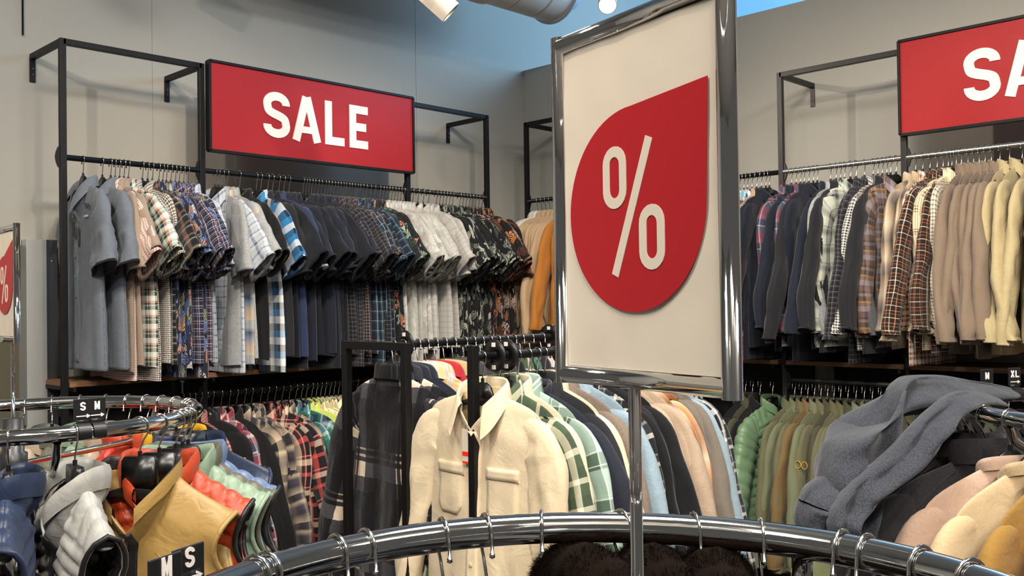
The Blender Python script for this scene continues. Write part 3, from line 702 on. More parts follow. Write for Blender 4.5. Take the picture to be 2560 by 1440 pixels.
# plaids of the lower left rail
rbw = plaid('red_and_blue_plaid', [(0, '9c2430'), (.3, '7a7f8e'), (.42, 'd9d3ce'), (.47, '343a4d'), (.75, '8e2633'), (.9, 'cfc7c0')], .11)
beip = plaid('beige_and_black_plaid', [(0, 'cbb89a'), (.3, '2b2a33'), (.55, '4a4650'), (.7, 'd8c7a6'), (.78, '26252c')], .13, soft=True)
redb = plaid('red_and_black_plaid', [(0, '17151a'), (.28, 'c2504a'), (.40, '17151a'), (.62, 'd5bfa6'), (.80, '4b2227'), (.88, 'd9867c'), (.92, '17151a')], .14)
teal = plaid('green_and_teal_plaid', [(0, '0f3a3f'), (.3, '2f7a6c'), (.45, 'b6c3c4'), (.55, '4b5f7c'), (.75, '0e2c33')], .12)
lime = plain('lime_green', 'c3cf6a'); creamfl = printed('cream_and_green_floral_print', 'd9d6b4', ['7e9651', 'e6dfc0', 'a0743f', 'b7c07c'], 38, .6)
maroon = plaid('maroon_micro_check', [(0, '6c1f27'), (.6, 'c79a90')], .010)
# right wall
turq = plaid('turquoise_plaid', [(0, '4fb4c9'), (.3, 'e6e6e0'), (.45, '20335c'), (.7, '8fc7c9'), (.85, 'c69c7a')], .08)
bluew = plaid('blue_and_white_plaid', [(0, 'e9ebee'), (.35, '27396e'), (.6, '8295bd'), (.8, '14203d')], .055)
redgr = plaid('red_and_grey_plaid', [(0, '8e3640'), (.3, '4a4f63'), (.55, 'b9a7a7'), (.6, '26304a'), (.85, '9b5560')], .10)
dblue = plaid('dark_blue_plaid', [(0, '151a26'), (.5, '26344a'), (.8, '51647d'), (.85, '141823')], .05)
bwomb = plaid('black_and_white_ombre_plaid', [(0, 'd9dccb'), (.3, 'd2d6c6'), (.5, '3d454c'), (.62, '2b3036'), (.8, 'c0c6bb'), (.88, '14171b'), (.9, 'd9dccb')], .085, soft=True)
hound = plaid('black_and_white_houndstooth', [(0, 'dcd9d0'), (.5, '15161a')], .012); midgrey = heather('mid_grey', '4c4f53', '6d7073')
bryel = plaid('brown_grey_and_yellow_plaid', [(0, '6a5650'), (.22, '9c95a0'), (.42, '8a6a4c'), (.55, 'b28a45'), (.62, '4b403f'), (.8, '8c7a72'), (.92, '3b3234')], .115)
blurbr = plaid('cream_and_brown_blurred_plaid', [(0, 'd9c9ac'), (.3, 'a38b69'), (.5, '3b3740'), (.7, '8c7c70'), (.9, 'd9c9ac')], .15, soft=True)
rustw = plaid('rust_and_white_plaid', [(0, 'dfd3c2'), (.35, '8a3c2c'), (.6, 'd9c5ae'), (.8, '5b2c28')], .05)
blkor = plaid('black_and_orange_plaid', [(0, '23191a'), (.3, 'd9cdb6'), (.37, '23191a'), (.6, '7c4a2c'), (.7, '1d1719'), (.88, 'c88a54'), (.93, '1d1719')], .052)
dots = plaid('cream_and_black_dots', [(0, 'd8cfba'), (.7, '4b443e')], .014)
creampl = plaid('cream_and_brown_windowpane_plaid', [(0, 'dfcbab'), (.55, 'e6d5b8'), (.62, '2c2523'), (.66, 'dcc4a0'), (.72, '2c2523'), (.78, 'dcc4a0'), (.84, '3b302c'), (.88, 'e0cdab')], .085)
taupe = plain('taupe', '81705f', wr=.5); khaki = plain('khaki_yellow', 'b3a47c', wr=.6)
olive = plain('olive_green', '66654a', wr=.5); olived = plain('dark_olive', '494935'); tanol = plain('sand_brown', '75603c'); sage = plain('sage_green', '6f745a')
# middle rack
wool = plaid('navy_and_cream_wool_plaid', [(0, '30323e'), (.22, '232533'), (.42, '484a54'), (.58, 'eee4d6'), (.74, '30313c'), (.79, 'cfc5b7'), (.82, '2a2c38'), (.87, 'c0b6a9'), (.89, '2b2d3c')], .30, mode='MULTIPLY', fuzzy=.004, wr=.6, rnd=False)
cream = plain('cream', 'd8c6a6', wr=.38, var=.05); creamd = plain('cream_inside', 'd6bd8e')
ltbor = plaid('light_blue_and_orange_plaid', [(0, 'd9b27c'), (.3, 'b9c1c6'), (.6, 'd8924a'), (.68, 'a8b3bf'), (.9, 'e6d2b0')], .09)
redp = plain('red', 'a8262f'); khakib = plain('khaki_beige', 'b39b6c'); dgrey = plain('dark_grey', '38363a')
mint = plaid('mint_and_dark_green_plaid', [(0, 'a3bdb0'), (.38, 'a3bdb0'), (.40, '3f5040'), (.47, 'c8d5ca'), (.50, '46584a'), (.72, '56665a'), (.74, 'dbe3da'), (.77, 'a3bdb0')], .115)
rib = plain('ribbed_navy', '20232f'); browng = heather('brown_grey_wool', '5f5249', '8b7d70', 600); denim = heather('light_blue_denim', '7b8f9b', '99adb8', 600, wr=.5)
bwp = plaid('black_and_white_plaid', [(0, '16181d'), (.35, 'd5d1c8'), (.5, '2c2f36'), (.75, '8c8984'), (.82, '16181d')], .07)
tan2 = plain('light_tan', 'b09a83', wr=.5); brrust = plaid('rust_brown_blurred_plaid', [(0, '6b3114'), (.25, 'c58a54'), (.45, 'e0cfb8'), (.6, 'a78a76'), (.8, '4a2412'), (.95, '6b3114')], .17, soft=True, fuzzy=.006)
greytp = plain('grey_taupe', '736a60'); greenpl = plaid('green_and_cream_plaid', [(0, '47593f'), (.4, 'd8d2b8'), (.6, '3a4838')], .07)
# vests and knitwear
def nylon(n, h): return plain(n, h, rough=.42, wr=.5, sheen=.05, spec=.45, weave=.03, var=.03)
mustard = nylon('mustard', '9a7c45'); vor = nylon('burnt_orange', 'a83c1c'); vgreen = nylon('sage_mint', '7c937c'); vblue = nylon('dusty_blue', '5b6f90'); vred = nylon('bright_red', 'b03022')
vyel = nylon('bright_yellow', 'c9981c'); vwhite = nylon('silver_white', '9b9a95'); vnavy = nylon('deep_navy', '202c45'); vbeige = nylon('beige', 'a3937f'); vblack = nylon('glossy_black', '131315'); vkh = nylon('khaki_green', '57574a')
vtan = nylon('sand', 'c7a671'); pgreen = nylon('leaf_green', '6c8a68')
sweat = heather('washed_charcoal', '201f21', '343236', 520); greyh = heather('blue_grey_marl', '1d2026', '3d4048', 330, wr=.5)
pinkc = plain('pale_pink', 'b89c88'); ribcr = plain('cream_rib', 'b8a27e', wr=.3); must2 = plain('mustard_jersey', '8c6a2e', wr=.5); redj = plain('red_jersey', 'a53a26', wr=.5); fgreen = plain('pistachio', '80855c')
S_ = ' short-sleeved shirt'; Lg = ' long-sleeved shirt'
SPEC = {
    'gr': ('grey_short', dict(main=chamb, cuff=navytrim, lining=navytrim), 'grey chambray shirt with dark cuffs'), 'be': ('short', beige, 'taupe'+S_), 'pk': ('short', pinkchk, 'pink check'+S_),
    'gw': ('short', gwp, 'green and white plaid shirt'), 'bo': ('short', boucle, 'black and white textured shirt'), 'ta': ('short', tartan, 'black tartan'+S_), 'tr': ('short', trop, 'blue tropical print shirt'),
    'nc': ('short', navychk, 'navy and peach check shirt'), 'wc': ('short', whitechk, 'white and blue check shirt'), 'om': ('short', ombre, 'beige and blue blurred plaid shirt', dict(var=2)), 'lg': ('short', lgrey, 'light grey'+S_),
    'bk': ('short', black, 'black'+S_), 'ch': ('short', charc, 'charcoal'+S_), 'bu': ('short', buff, 'blue buffalo check shirt'), 'nv': ('short', navy, 'navy'+S_), 'nd': ('short', navyd, 'dark navy'+S_),
    'ns': ('short', dict(main=navyb, cuff=wstripe), 'navy polo shirt with white stripes'), 'dc': ('short', dchk, 'black and grey check shirt'), 'bc': ('short', brchk, 'small brown check shirt'), 'tc': ('short', tealchk, 'navy and teal check shirt'),
    'df': ('short', dflor, 'dark green floral shirt'), 'pa': ('short', pale, 'pale leaf print shirt'), 'ps': ('short', palestr, 'white and grey striped shirt'), 'bl': ('short', blkleaf, 'black leaf print shirt'), 'br': ('short', brleaf, 'black and rust print shirt'),
    'wl': ('long', white, 'white'+Lg), 'ow': ('long', offw, 'off-white'+Lg), 'tn': ('long', tan, 'tan'+Lg), 'og': ('long', orange, 'orange'+Lg),
    'Lbk': ('long', black, 'black'+Lg), 'Lrb': ('long', rbw, 'red and blue plaid shirt'), 'Lbe': ('long', beip, 'beige and black plaid shirt'), 'Lre': ('long', redb, 'red and black plaid shirt'), 'Lte': ('long', teal, 'green and teal plaid shirt'),
    'Lli': ('long', lime, 'lime green shirt'), 'Lfl': ('long', creamfl, 'cream and green floral shirt'), 'Lma': ('long', maroon, 'maroon check shirt'), 'Lch': ('long', charc, 'charcoal'+Lg),
    'tq': ('long', turq, 'turquoise plaid shirt'), 'bw': ('long', bluew, 'blue and white plaid shirt'), 'nl': ('long', navy, 'navy'+Lg), 'rg': ('long', redgr, 'red and grey plaid shirt'), 'db': ('long', dblue, 'dark blue plaid shirt'),
    'cl': ('long', charc, 'charcoal'+Lg), 'll': ('long', lgrey, 'light grey'+Lg), 'bo2': ('long', bwomb, 'black and white ombre plaid shirt'), 'dk': ('long', dchk, 'black and grey plaid shirt'), 'ho': ('long', hound, 'houndstooth shirt'),
    'mg': ('long', midgrey, 'mid grey'+Lg), 'by': ('long', bryel, 'brown and yellow plaid shirt'), 'bb': ('long', blurbr, 'cream and brown blurred plaid shirt'), 'rw': ('long', rustw, 'rust and white plaid shirt'), 'bo3': ('long', blkor, 'black and orange plaid shirt'),
    'do': ('long', dots, 'cream dotted shirt'), 'cp': ('long', creampl, 'cream windowpane plaid shirt'), 'tp': ('overshirt', taupe, 'taupe fleece overshirt'), 'kh': ('overshirt', khaki, 'khaki yellow jacket'),
    'ol': ('overshirt', olive, 'olive green jacket'), 'od': ('overshirt', olived, 'dark olive jacket'), 'to': ('overshirt', tanol, 'sand brown jacket'), 'sg': ('overshirt', sage, 'sage green jacket'), 'pu': ('puffer', dict(main=pgreen), 'green padded jacket with ribbed quilting', dict(hk='coat')),
    'wo': ('wool', wool, 'navy and cream wool plaid jacket', dict(sc=.95)), 'on': ('overshirt', navy, 'navy overshirt'), 'lo': ('overshirt', ltbor, 'light blue and orange plaid overshirt'), 'rd': ('overshirt', redp, 'red overshirt'), 'kb': ('overshirt', khakib, 'khaki beige overshirt'),
    'dg': ('overshirt', dgrey, 'dark grey overshirt'), 'cr': ('cream', dict(main=cream, lining=creamd, button=hard('cream_button', 'd9c7a0', .3)), 'cream button-up shirt with chest pockets', dict(sc=1.0)), 'c2': ('overshirt', cream, 'cream cotton overshirt'), 'gp': ('overshirt', greenpl, 'green and cream plaid overshirt'),
    'mi': ('overshirt', mint, 'mint and green plaid overshirt'), 'ri': ('knit', rib, 'ribbed navy jumper'), 'bg': ('overshirt', browng, 'brown grey wool overshirt'), 'de': ('overshirt', denim, 'light blue denim overshirt'), 'bp': ('overshirt', bwp, 'black and white plaid overshirt'),
    'ob': ('overshirt', black, 'black overshirt'), 'oc': ('overshirt', charc, 'charcoal overshirt'), 't2': ('overshirt', tan2, 'light tan overshirt'), 'bu2': ('overshirt', brrust, 'rust brown plaid overshirt'), 'gt': ('overshirt', greytp, 'grey taupe overshirt'),
    'tx': ('overshirt', teal, 'teal plaid overshirt'), 'fl2': ('overshirt', dflor, 'dark floral overshirt'),
}
def spread(a, b, n, keys):
    keys = keys.split() if isinstance(keys, str) else keys
    return [(a+(b-a)*i/max(1, n-1), keys[i % len(keys)]) for i in range(n)]
# upper left rail
z1_ = 2.19
def yrow(z): return lambda px: (lambda q: (q.x, FY, z))(on_y(px, 755-(px-1280)*.0141-2370*(z-EYE)/4.9, FY))
def xrow(z): return lambda px: (lambda q: (FX, q.y, z))(on_x(px, 755-(px-1280)*.0141-2370*(z-EYE)/4.9, FX))
UL = [(208, 'gr'), (256, 'gr'), (277, 'pk'), (288, 'be'), (299, 'be'), (310, 'gw'), (321, 'bo'), (356, 'bo'), (369, 'ta'), (381, 'tr'), (397, 'tr'), (407, 'tr'), (416, 'tr'), (427, 'nc'), (438, 'tr'), (448, 'nc'), (459, 'nc'), (470, 'wc'),
      (538, 'wc'), (547, 'lg'), (556, 'om'), (568, 'lg'), (599, 'bk'), (641, 'bu'), (652, 'ch'), (669, 'nd'), (681, 'ns'), (697, 'nv'), (709, 'nv'), (722, 'nd'), (757, 'nv'), (764, 'nd'), (771, 'nv'), (778, 'nd'), (786, 'nv'), (794, 'nv'), (802, 'nd')]
UL += spread(811, 849, 6, 'dc nv dc bc dc bc')+spread(856, 905, 8, 'dc bc bc tc tc dc tc tc')+[(914, 'df'), (924, 'df'), (935, 'df')]+spread(948, 1008, 9, 'pa ps pa pa ps pa pa pa ps')+[(1031, 'pa'), (1044, 'ps'), (1057, 'ps'), (1070, 'ps')]
UL += spread(1090, 1130, 6, 'bl')+spread(1148, 1203, 8, 'bl bl br br br br br br')
row(UL, 'upper left rail', yrow(z1_), -PI/2, .0125, 'shirts on the upper left wall rail', jig=7, seed=3)
LL = spread(455, 515, 5, 'Lch Lbk Lma Lbk Lch')+[(530, 'Lrb'), (552, 'Lrb'), (572, 'Lbk'), (590, 'Lbe'), (610, 'Lbe'), (628, 'Lbe'), (650, 'Lre'), (668, 'Lre'), (686, 'Lre'), (704, 'Lbe'), (722, 'Lte'), (738, 'Lte'), (752, 'Lli'), (764, 'Lli')]+spread(778, 845, 7, 'Lfl')
LL += spread(860, 1195, 12, 'Lch')
row(LL, 'lower left rail', yrow(1.138), -PI/2, .0125, 'shirts on the lower left wall rail', jig=8, seed=4, twist=12)
CO = [(1344, 'ow'), (1354, 'wl')]+spread(1364, 1428, 7, 'tn')+spread(1442, 1500, 5, 'og')+spread(1515, 1700, 8, 'tn tn og')
row(CO, 'corner rail', xrow(z1_), PI, .0125, 'shirts on the corner rail', jig=4, seed=5)
UR = [(1800, 'tq'), (1812, 'bw'), (1824, 'bw'), (1836, 'tq'), (1848, 'bw'), (1859, 'tq'), (1868, 'bw'), (1879, 'tq'), (1891, 'bw'), (1903, 'tn'), (1914, 'nl'), (1923, 'nl'), (1978, 'rg'), (1990, 'nl'), (2001, 'db'), (2010, 'rg'), (2022, 'nl'), (2033, 'cl'), (2043, 'nl'), (2076, 'nl'), (2090, 'll'), (2101, 'cl'), (2111, 'cl'), (2126, 'bo2!'),
      (2140, 'bo2!'), (2161, 'dk'), (2183, 'dk'), (2195, 'ho'), (2206, 'mg'), (2217, 'cl'), (2226, 'by!'), (2240, 'by!'), (2289, 'bb'), (2307, 'bb'), (2325, 'rw'), (2343, 'bo3'), (2358, 'bo3'), (2371, 'bo3'), (2380, 'do'), (2390, 'cp!'), (2403, 'cp!'), (2420, 'tp'), (2434, 'tp'), (2448, 'tp'), (2463, 'tp'), (2479, 'tp'),
      (2500, 'tp'), (2524, 'kh'), (2556, 'kh'), (2592, 'kh'), (2630, 'kh')]
row(UR, 'upper right rail', xrow(z1_), 0, .0125, 'shirts on the upper right wall rail', jig=4, seed=6, mir=-1)
LR = [(1862, 'ob'), (1880, 'od'), (1899, 'ob'), (1930, 'pu')]+spread(1985, 2100, 8, 'ol sg ol to sg ol od ol')+spread(2118, 2260, 8, 'ol od sg ol')+spread(2280, 2600, 9, 'od ob ob ob ob')
row(LR, 'lower right rail', xrow(1.115), 0, .0125, 'jackets on the lower right wall rail', jig=4, seed=7, mir=-1)
# ------------------------------------------------------------ double rack in the middle
MX = 1.812; RY1, RY2 = 2.375, 1.93; MZ = 1.432
def square_rack(name, label, org, y0, y1, L, H, railz):
    r = thing(name, label, 'clothes rack', org, 0); b = .025
    for x in (0, L):
        for y in sorted({y0, y1}):
            q = MB(); q.box((x, y, H/2), (b, b, H)); q.build('post', BLACK, r, False, bevel=.002)
        q = MB(); q.box((x, (y0+y1)/2, .015), (b, max(.5, y1-y0), b)); q.build('foot_bar', BLACK, r, False)
        if y1 > y0: q = MB(); q.box((x, (y0+y1)/2, H-b/2), (b, y1-y0-b, b)); q.build('top_beam', BLACK, r, False, bevel=.002)
    if y1 > y0:
        for y in (y0, y1): q = MB(); q.box((L/2, y, .1), (L-b, b, b)); q.build('lower_beam', BLACK, r, False)
    q = MB(); q.tube([(0, (y0+y1)/2, railz), (L, (y0+y1)/2, railz)], .0125, 14); q.build('hanging_rail', BLACK, r)
    return r
square_rack('floor_clothes_rack', 'black square-tube floor rack whose end frame stands left of the cream shirt', (MX, RY1, 0), -.15, .15, 1.3, MZ, MZ-.013)
square_rack('floor_clothes_rack', 'black single-rail floor rack with a post in front of the cream shirt', (MX, RY2, 0), 0, 0, 1.0, MZ-.002, MZ-.035)
def xline(y, z): return lambda X: (X, y, z)
A1 = [(1.885, 'wo'), (1.925, 'wo'), (1.955, 'on'), (1.985, 'on'), (2.02, 'lo'), (2.06, 'lo'), (2.10, 'rd'), (2.14, 'kb'), (2.19, 'dg'), (2.23, 'dg'), (2.27, 'on'), (2.31, 'oc'), (2.35, 'dg'), (2.39, 'ob'), (2.43, 'gp'), (2.47, 'fl2'), (2.52, 'oc'), (2.58, 'lo'), (2.64, 'rd'), (2.70, 'fl2'), (2.77, 'de'), (2.84, 'oc'), (2.92, 'on'), (3.0, 'ob')]
row(A1, "middle rack's back rail", xline(RY1, MZ-.013), PI/2, .0125, 'jackets on the back rail of the middle rack', jig=4, seed=11)
A2 = [(1.848, 'cr'), (1.915, 'gp'), (1.955, 'c2'), (1.99, 'mi'), (2.035, 'ri'), (2.075, 'oc'), (2.105, 'c2'), (2.15, 'bg'), (2.215, 'de'), (2.255, 'bp'), (2.285, 'ob'), (2.315, 'oc'), (2.345, 'ob'), (2.378, 't2'), (2.405, 't2'), (2.432, 't2'), (2.465, 'bu2'), (2.50, 'bu2'), (2.535, 'gt'), (2.562, 'gt'), (2.59, 'de'), (2.617, 'bp'), (2.645, 'bp')]
row(A2, "middle rack's front rail", xline(RY2, MZ-.035), -PI/2, .0125, 'jackets on the front rail of the middle rack', jig=3, seed=12)
# round black size discs on the rails
DISC = hard('black_disc', '131314', .35)
def size_disc(P, rz, label, txt='M'):
    r = thing('size_disc', label, 'size divider', P, rz, 'round black size dividers on the middle rack')
    q = MB(); R = .046
    prof = [(.0135, -.0015), (R, -.0015), (R, .0015), (.0135, .0015), (.0135, -.0015)]; q.lathe(prof, 32, Matrix.Rotation(PI/2, 3, 'X')); q.build('disc', DISC, r)
    for zz in (.026, -.038):
        q = MB(); q.box((0, -.0025, zz+.006), (.014, .0015, .012)); q.build('size_sticker', WHITE, r, False)
for X, y, z, l in ((1.93, RY1, MZ-.013, 'black size disc on the back rail, leftmost'), (2.62, RY1, MZ-.013, 'black size disc on the back rail, near the percent sign'), (1.895, RY2, MZ-.035, 'black size disc right behind the post at the cream shirt'), (1.945, RY2, MZ-.035, 'black size disc second behind the post at the cream shirt'), (2.19, RY2, MZ-.035, 'black size disc farthest along the front rail')):
    size_disc((X, y, z), -PI/2, l)
# ------------------------------------------------------------ round racks
RT = .0185
def round_rack(label, c, z, R, hub=None, legs=4, a0=0):
    r = thing('round_clothes_rack', label, 'clothes rack', (c[0], c[1], 0), 0, None)
    q = MB(); n = 96; q.tube([(R*math.cos(2*PI*k/n), R*math.sin(2*PI*k/n), z) for k in range(n)], RT, 18, closed=True); q.build('ring_rail', CHROME, r)
    h = V((hub[0]-c[0], hub[1]-c[1], 0)) if hub else V((0, 0, 0))
    q = MB(); q.lathe([(0, .02), (.022, .02), (.022, z-.16), (0, z-.16)], 20, c=h); q.build('centre_post', CHROME, r)
    q = MB(); q.lathe([(.0, z-.16), (.033, z-.16), (.034, z-.09), (.026, z-.085), (.026, z+.0), (0, z+.002)], 24, c=h); q.build('post_sleeve', hard('black_sleeve', '262628', .35), r)
    for k in range(3):
        a = a0+2*PI*k/3; d = V((math.cos(a), math.sin(a), 0)); q = MB()
        e = d*R; q.tube([e+V((0, 0, z-RT)), e+V((0, 0, z-.05))-d*.01, e*.8+V((0, 0, z-.10)), h+d*.03+V((0, 0, z-.12))], .009, 12); q.build('spoke', CHROME, r)
        q = MB(); q.tube([h+d*.02+V((0, 0, .05)), d*.42+V((0, 0, .03))], .014, 12); q.build('foot', CHROME, r)
    return r
def ring_pt(c, R, a, z): d = R0*math.cos(a)-F0*math.sin(a); return V((c[0], c[1], z))+d*R, math.atan2(d.y, d.x)
def ring_a(c, R, z, px, lo, hi):
    best = None
    for k in range(400):
        a = math.radians(lo+(hi-lo)*k/399); P, _ = ring_pt(c, R, a, z); e = abs(proj(P)[0]-px)
        if best is None or e < best[0]: best = (e, a)
    return math.degrees(best[1])
def sign_holder(label, base, rz, W, H, zpole0, z0, px=0.5, tilt=0, content=None):
    """base: foot of the pole; the frame's lower edge at z0; W x H outer; px: where along the width the pole sits"""
    r = thing('sign_holder', label, 'sign stand', base, rz, 'chrome percent sign holders'); fw, fd = .017, .018
    q = MB(); 
    for s_ in (-1, 1): q.tube([(s_*.0022, 0, zpole0), (s_*.0022, 0, z0+.004)], .0042, 12)
    q.build('pole', CHROME, r)
    x0 = -W*px
    for nm, a, b in (('side', (x0+fw/2, 0, z0), (x0+fw/2, 0, z0+H)), ('side', (x0+W-fw/2, 0, z0), (x0+W-fw/2, 0, z0+H)), ('top', (x0, 0, z0+H-fw/2), (x0+W, 0, z0+H-fw/2)), ('bottom', (x0, 0, z0+fw/2), (x0+W, 0, z0+fw/2))):
        q = MB()
        if nm == 'side': q.tube([(a[0], 0, z0), (a[0], 0, z0+H)], fw/2, 24)
        else: q.tube([(x0+fw/2, 0, a[2]), (x0+W-fw/2, 0, a[2])], fw/2*.99, 24)
        q.build('frame_'+nm, CHROME, r, True)
    q = MB(); iw, ih = W-2*fw, H-2*fw; n = 20; mm = 30
    for sgn in (-1, 1):
        q.grid([[(x0+fw+iw*j/n, sgn*.0016+.0010*N3(j*.35, i*.25, 4.4*1)*1, z0+fw+ih*i/mm) for j in range(n+1)] for i in range(mm+1)], None, flip=sgn > 0)
    q.build('paper', PAPER, r)
    return r, x0, fw
# the teardrop and percent sign are laid on the paper
def percent_print(r, cx, cz, R, side, s, y=-.0035):
    q = MB(); pts = [(cx+math.cos(math.radians(a))*R, cz+math.sin(math.radians(a))*R) for a in range(90, 361, 5)]
    ex, ez = side
    pts.append((cx+ex, cz+ez)); pts = pts[::-1]
    q.prism(pts, .0006, Matrix.Translation((0, y, 0))); q.build('red_teardrop', RED2, r, False)
    q = MB(); M = Matrix.Translation((0, y-.0006, 0)); w_, h_, st = R*.36, R*.62, R*.105
    for ch, x, z in (('0', cx-R*.44, cz+R*.02), ('0', cx+R*.10, cz-R*.60)):
        q = MB(); glyph('0', x, z, w_, h_, st, .0006, M, q); q.build('percent_ring', PAPER, r, False)
    q = MB(); stroke([(cx-R*.27, cz-R*.64), (cx+R*.26, cz+R*.66)], st, .0006, M, q); q.build('percent_slash', PAPER, r, False)
# foreground ring
FC = (.605, .487); FR = .404; FZ = 1.27
pole = at_t(1593, 1150, .835)
# frame plane from the photo's perspective
TL, TRR = .932, .732
pl_ = at_t(1392, 520, TL); pr_ = at_t(1842, 480, TRR); dx = V((pr_.x-pl_.x, pr_.y-pl_.y, 0)); W_ = dx.length; fr_rz = math.atan2(dx.y, dx.x)
u_ = (V((pole.x-pl_.x, pole.y-pl_.y, 0)).dot(dx))/W_/W_
pole = V((pl_.x, pl_.y, 0))+dx*u_
zb_ = at_t(1396, 953, TL).z; zt_ = at_t(1392, 101, TL).z
round_rack('large chrome round rack in the foreground whose rail arcs across the bottom', FC, FZ, FR, hub=(pole.x, pole.y), a0=math.radians(6))
r, x0, fw = sign_holder('large chrome-framed percent sign in the foreground', (pole.x, pole.y, 0), fr_rz, W_, zt_-zb_, FZ+.003, zb_, u_)
def on_sign(px, py):
    n = V((-dx.y, dx.x, 0)).normalized(); rr = ray(px, py); t = (V((pole.x, pole.y, 0))-CP).dot(n)/rr.dot(n); P = CP+rr*t
    return (P-V((pole.x, pole.y, 0))).dot(dx)/W_, P.z
L_ = on_sign(1435, 560); B_ = on_sign(1590, 780); K_ = on_sign(1777, 190); T_ = on_sign(1775, 540)
Rd = (T_[0]-L_[0])/2; cx = L_[0]+Rd; cz = B_[1]+Rd
percent_print(r, cx, cz, Rd, (K_[0]-cx, K_[1]-cz), 1)
print('sign', W_, zt_-zb_, u_, Rd, cz, K_)
fore = [640, 668, 843, 915, 1105, 1217, 1357, 1556, 1737, 1902, 2103, 2165, 2306, 2428]
FB = plain('dark_blue_cloth', '2c3646', wr=.5); SHELLB = nylon('black_shell', '17171a')
def fur(name, parent, pts, r, n, seed, mat):
    rng = random.Random(seed); q = MB(); pts = [V(p) for p in pts]
    q.tube(pts, [r*(.75+.5*math.sin(PI*i/(len(pts)-1))) for i in range(len(pts))], 12)
    base = len(q.v)
    for k in range(n):
        i = rng.random()*(len(pts)-1.001); j = int(i); p = pts[j].lerp(pts[j+1], i-j); rr = r*(.75+.5*math.sin(PI*i/(len(pts)-1)))
        d = V((rng.gauss(0, 1), rng.gauss(0, 1), rng.gauss(0, 1))); t = (pts[j+1]-pts[j]).normalized(); d = (d-t*d.dot(t)).normalized()
        a = p+d*rr*.93; l = rng.uniform(.006, .013); e = a+(d+V((rng.gauss(0, .5), rng.gauss(0, .5), rng.gauss(-.3, .4)))).normalized()*l
        s_ = d.cross(t).normalized()*.0004; b = len(q.v); q.v += [tuple(a-s_), tuple(a+s_), tuple(e)]; q.face([b, b+1, b+2])
    return q.build(name, mat, parent)
FURM = plain('dark_brown_fur', '120b07', rough=.9, wr=.6, sheen=0, spec=.05); HGREY = hard('grey_hanger_plastic', '4c4b4b', .28)
for i, px in enumerate(fore):
    a = ring_a(FC, FR, FZ, px, 180, 360); P, rz = ring_pt(FC, FR, math.radians(a), FZ)
    rz += math.radians({5: 5, 6: -6, 7: 35, 8: 28, 9: 25}.get(i, 0))
    hanger('coat', RT, P, rz, 'chrome hook hanger, %s from left on the foreground ring' % ORD[i+1], 'hangers on the foreground ring', HGREY if i in (7, 8) else None)
    if i in (7, 8, 9):
        g = garment('furcoat', dict(main=FB if i == 7 else SHELLB), P, rz, ['', '', '', '', '', '', '', 'dark blue winter coat with brown fur hood edge', 'black winter coat with brown fur hood, right of the pole', 'black winter coat with brown fur hood, third on the ring'][i], 'fur-trimmed winter coats on the foreground ring')
        arcp = [(.125*math.sin(t), -.006+.06*math.cos(t), -.118+.062*max(0, math.cos(t))-.04*abs(math.sin(t))**2) for t in [(-2.2+4.4*k/14) for k in range(15)]]
        fur('fur_hood_edge', g, arcp, .036, 30000, i, FURM)
# plug and bent tube on the right of the foreground ring
fo = V((FC[0], FC[1], 0)); frk = [o for o in C.objects if o.get('label', '').startswith('large chrome round rack')][0]
tb = [at_t(px, py, t)-fo for px, py, t in ((2012, 1412, 1.09), (2014, 1394, 1.085), (2040, 1386, 1.07), (2090, 1394, 1.05), (2180, 1412, 1.02), (2280, 1442, .99), (2380, 1490, .96), (2440, 1560, .94))]
q = MB(); q.tube([V(p_) for p_ in crom([list(v_) for v_ in tb], 5)], .0075, 14); q.build('bent_brace_tube', CHROME, frk)
q = MB(); q.box(at_t(2006, 1416, 1.09)-fo, (.024, .024, .034), Matrix.Rotation(.5, 3, 'Z')); q.build('brace_plug', CHROME, frk, False, bevel=.003)
a = ring_a(FC, FR, FZ, 2090, 270, 360); P, rz = ring_pt(FC, FR, math.radians(a), FZ)
# ------------------------------------------------------------ left round rack
LC = (.881, 2.581); LR_ = .394; LZ = 1.27
round_rack('chrome round rack at left with padded vests', LC, LZ, LR_, hub=(LC[0]-R0.x*.056, LC[1]-R0.y*.056), a0=2.4)
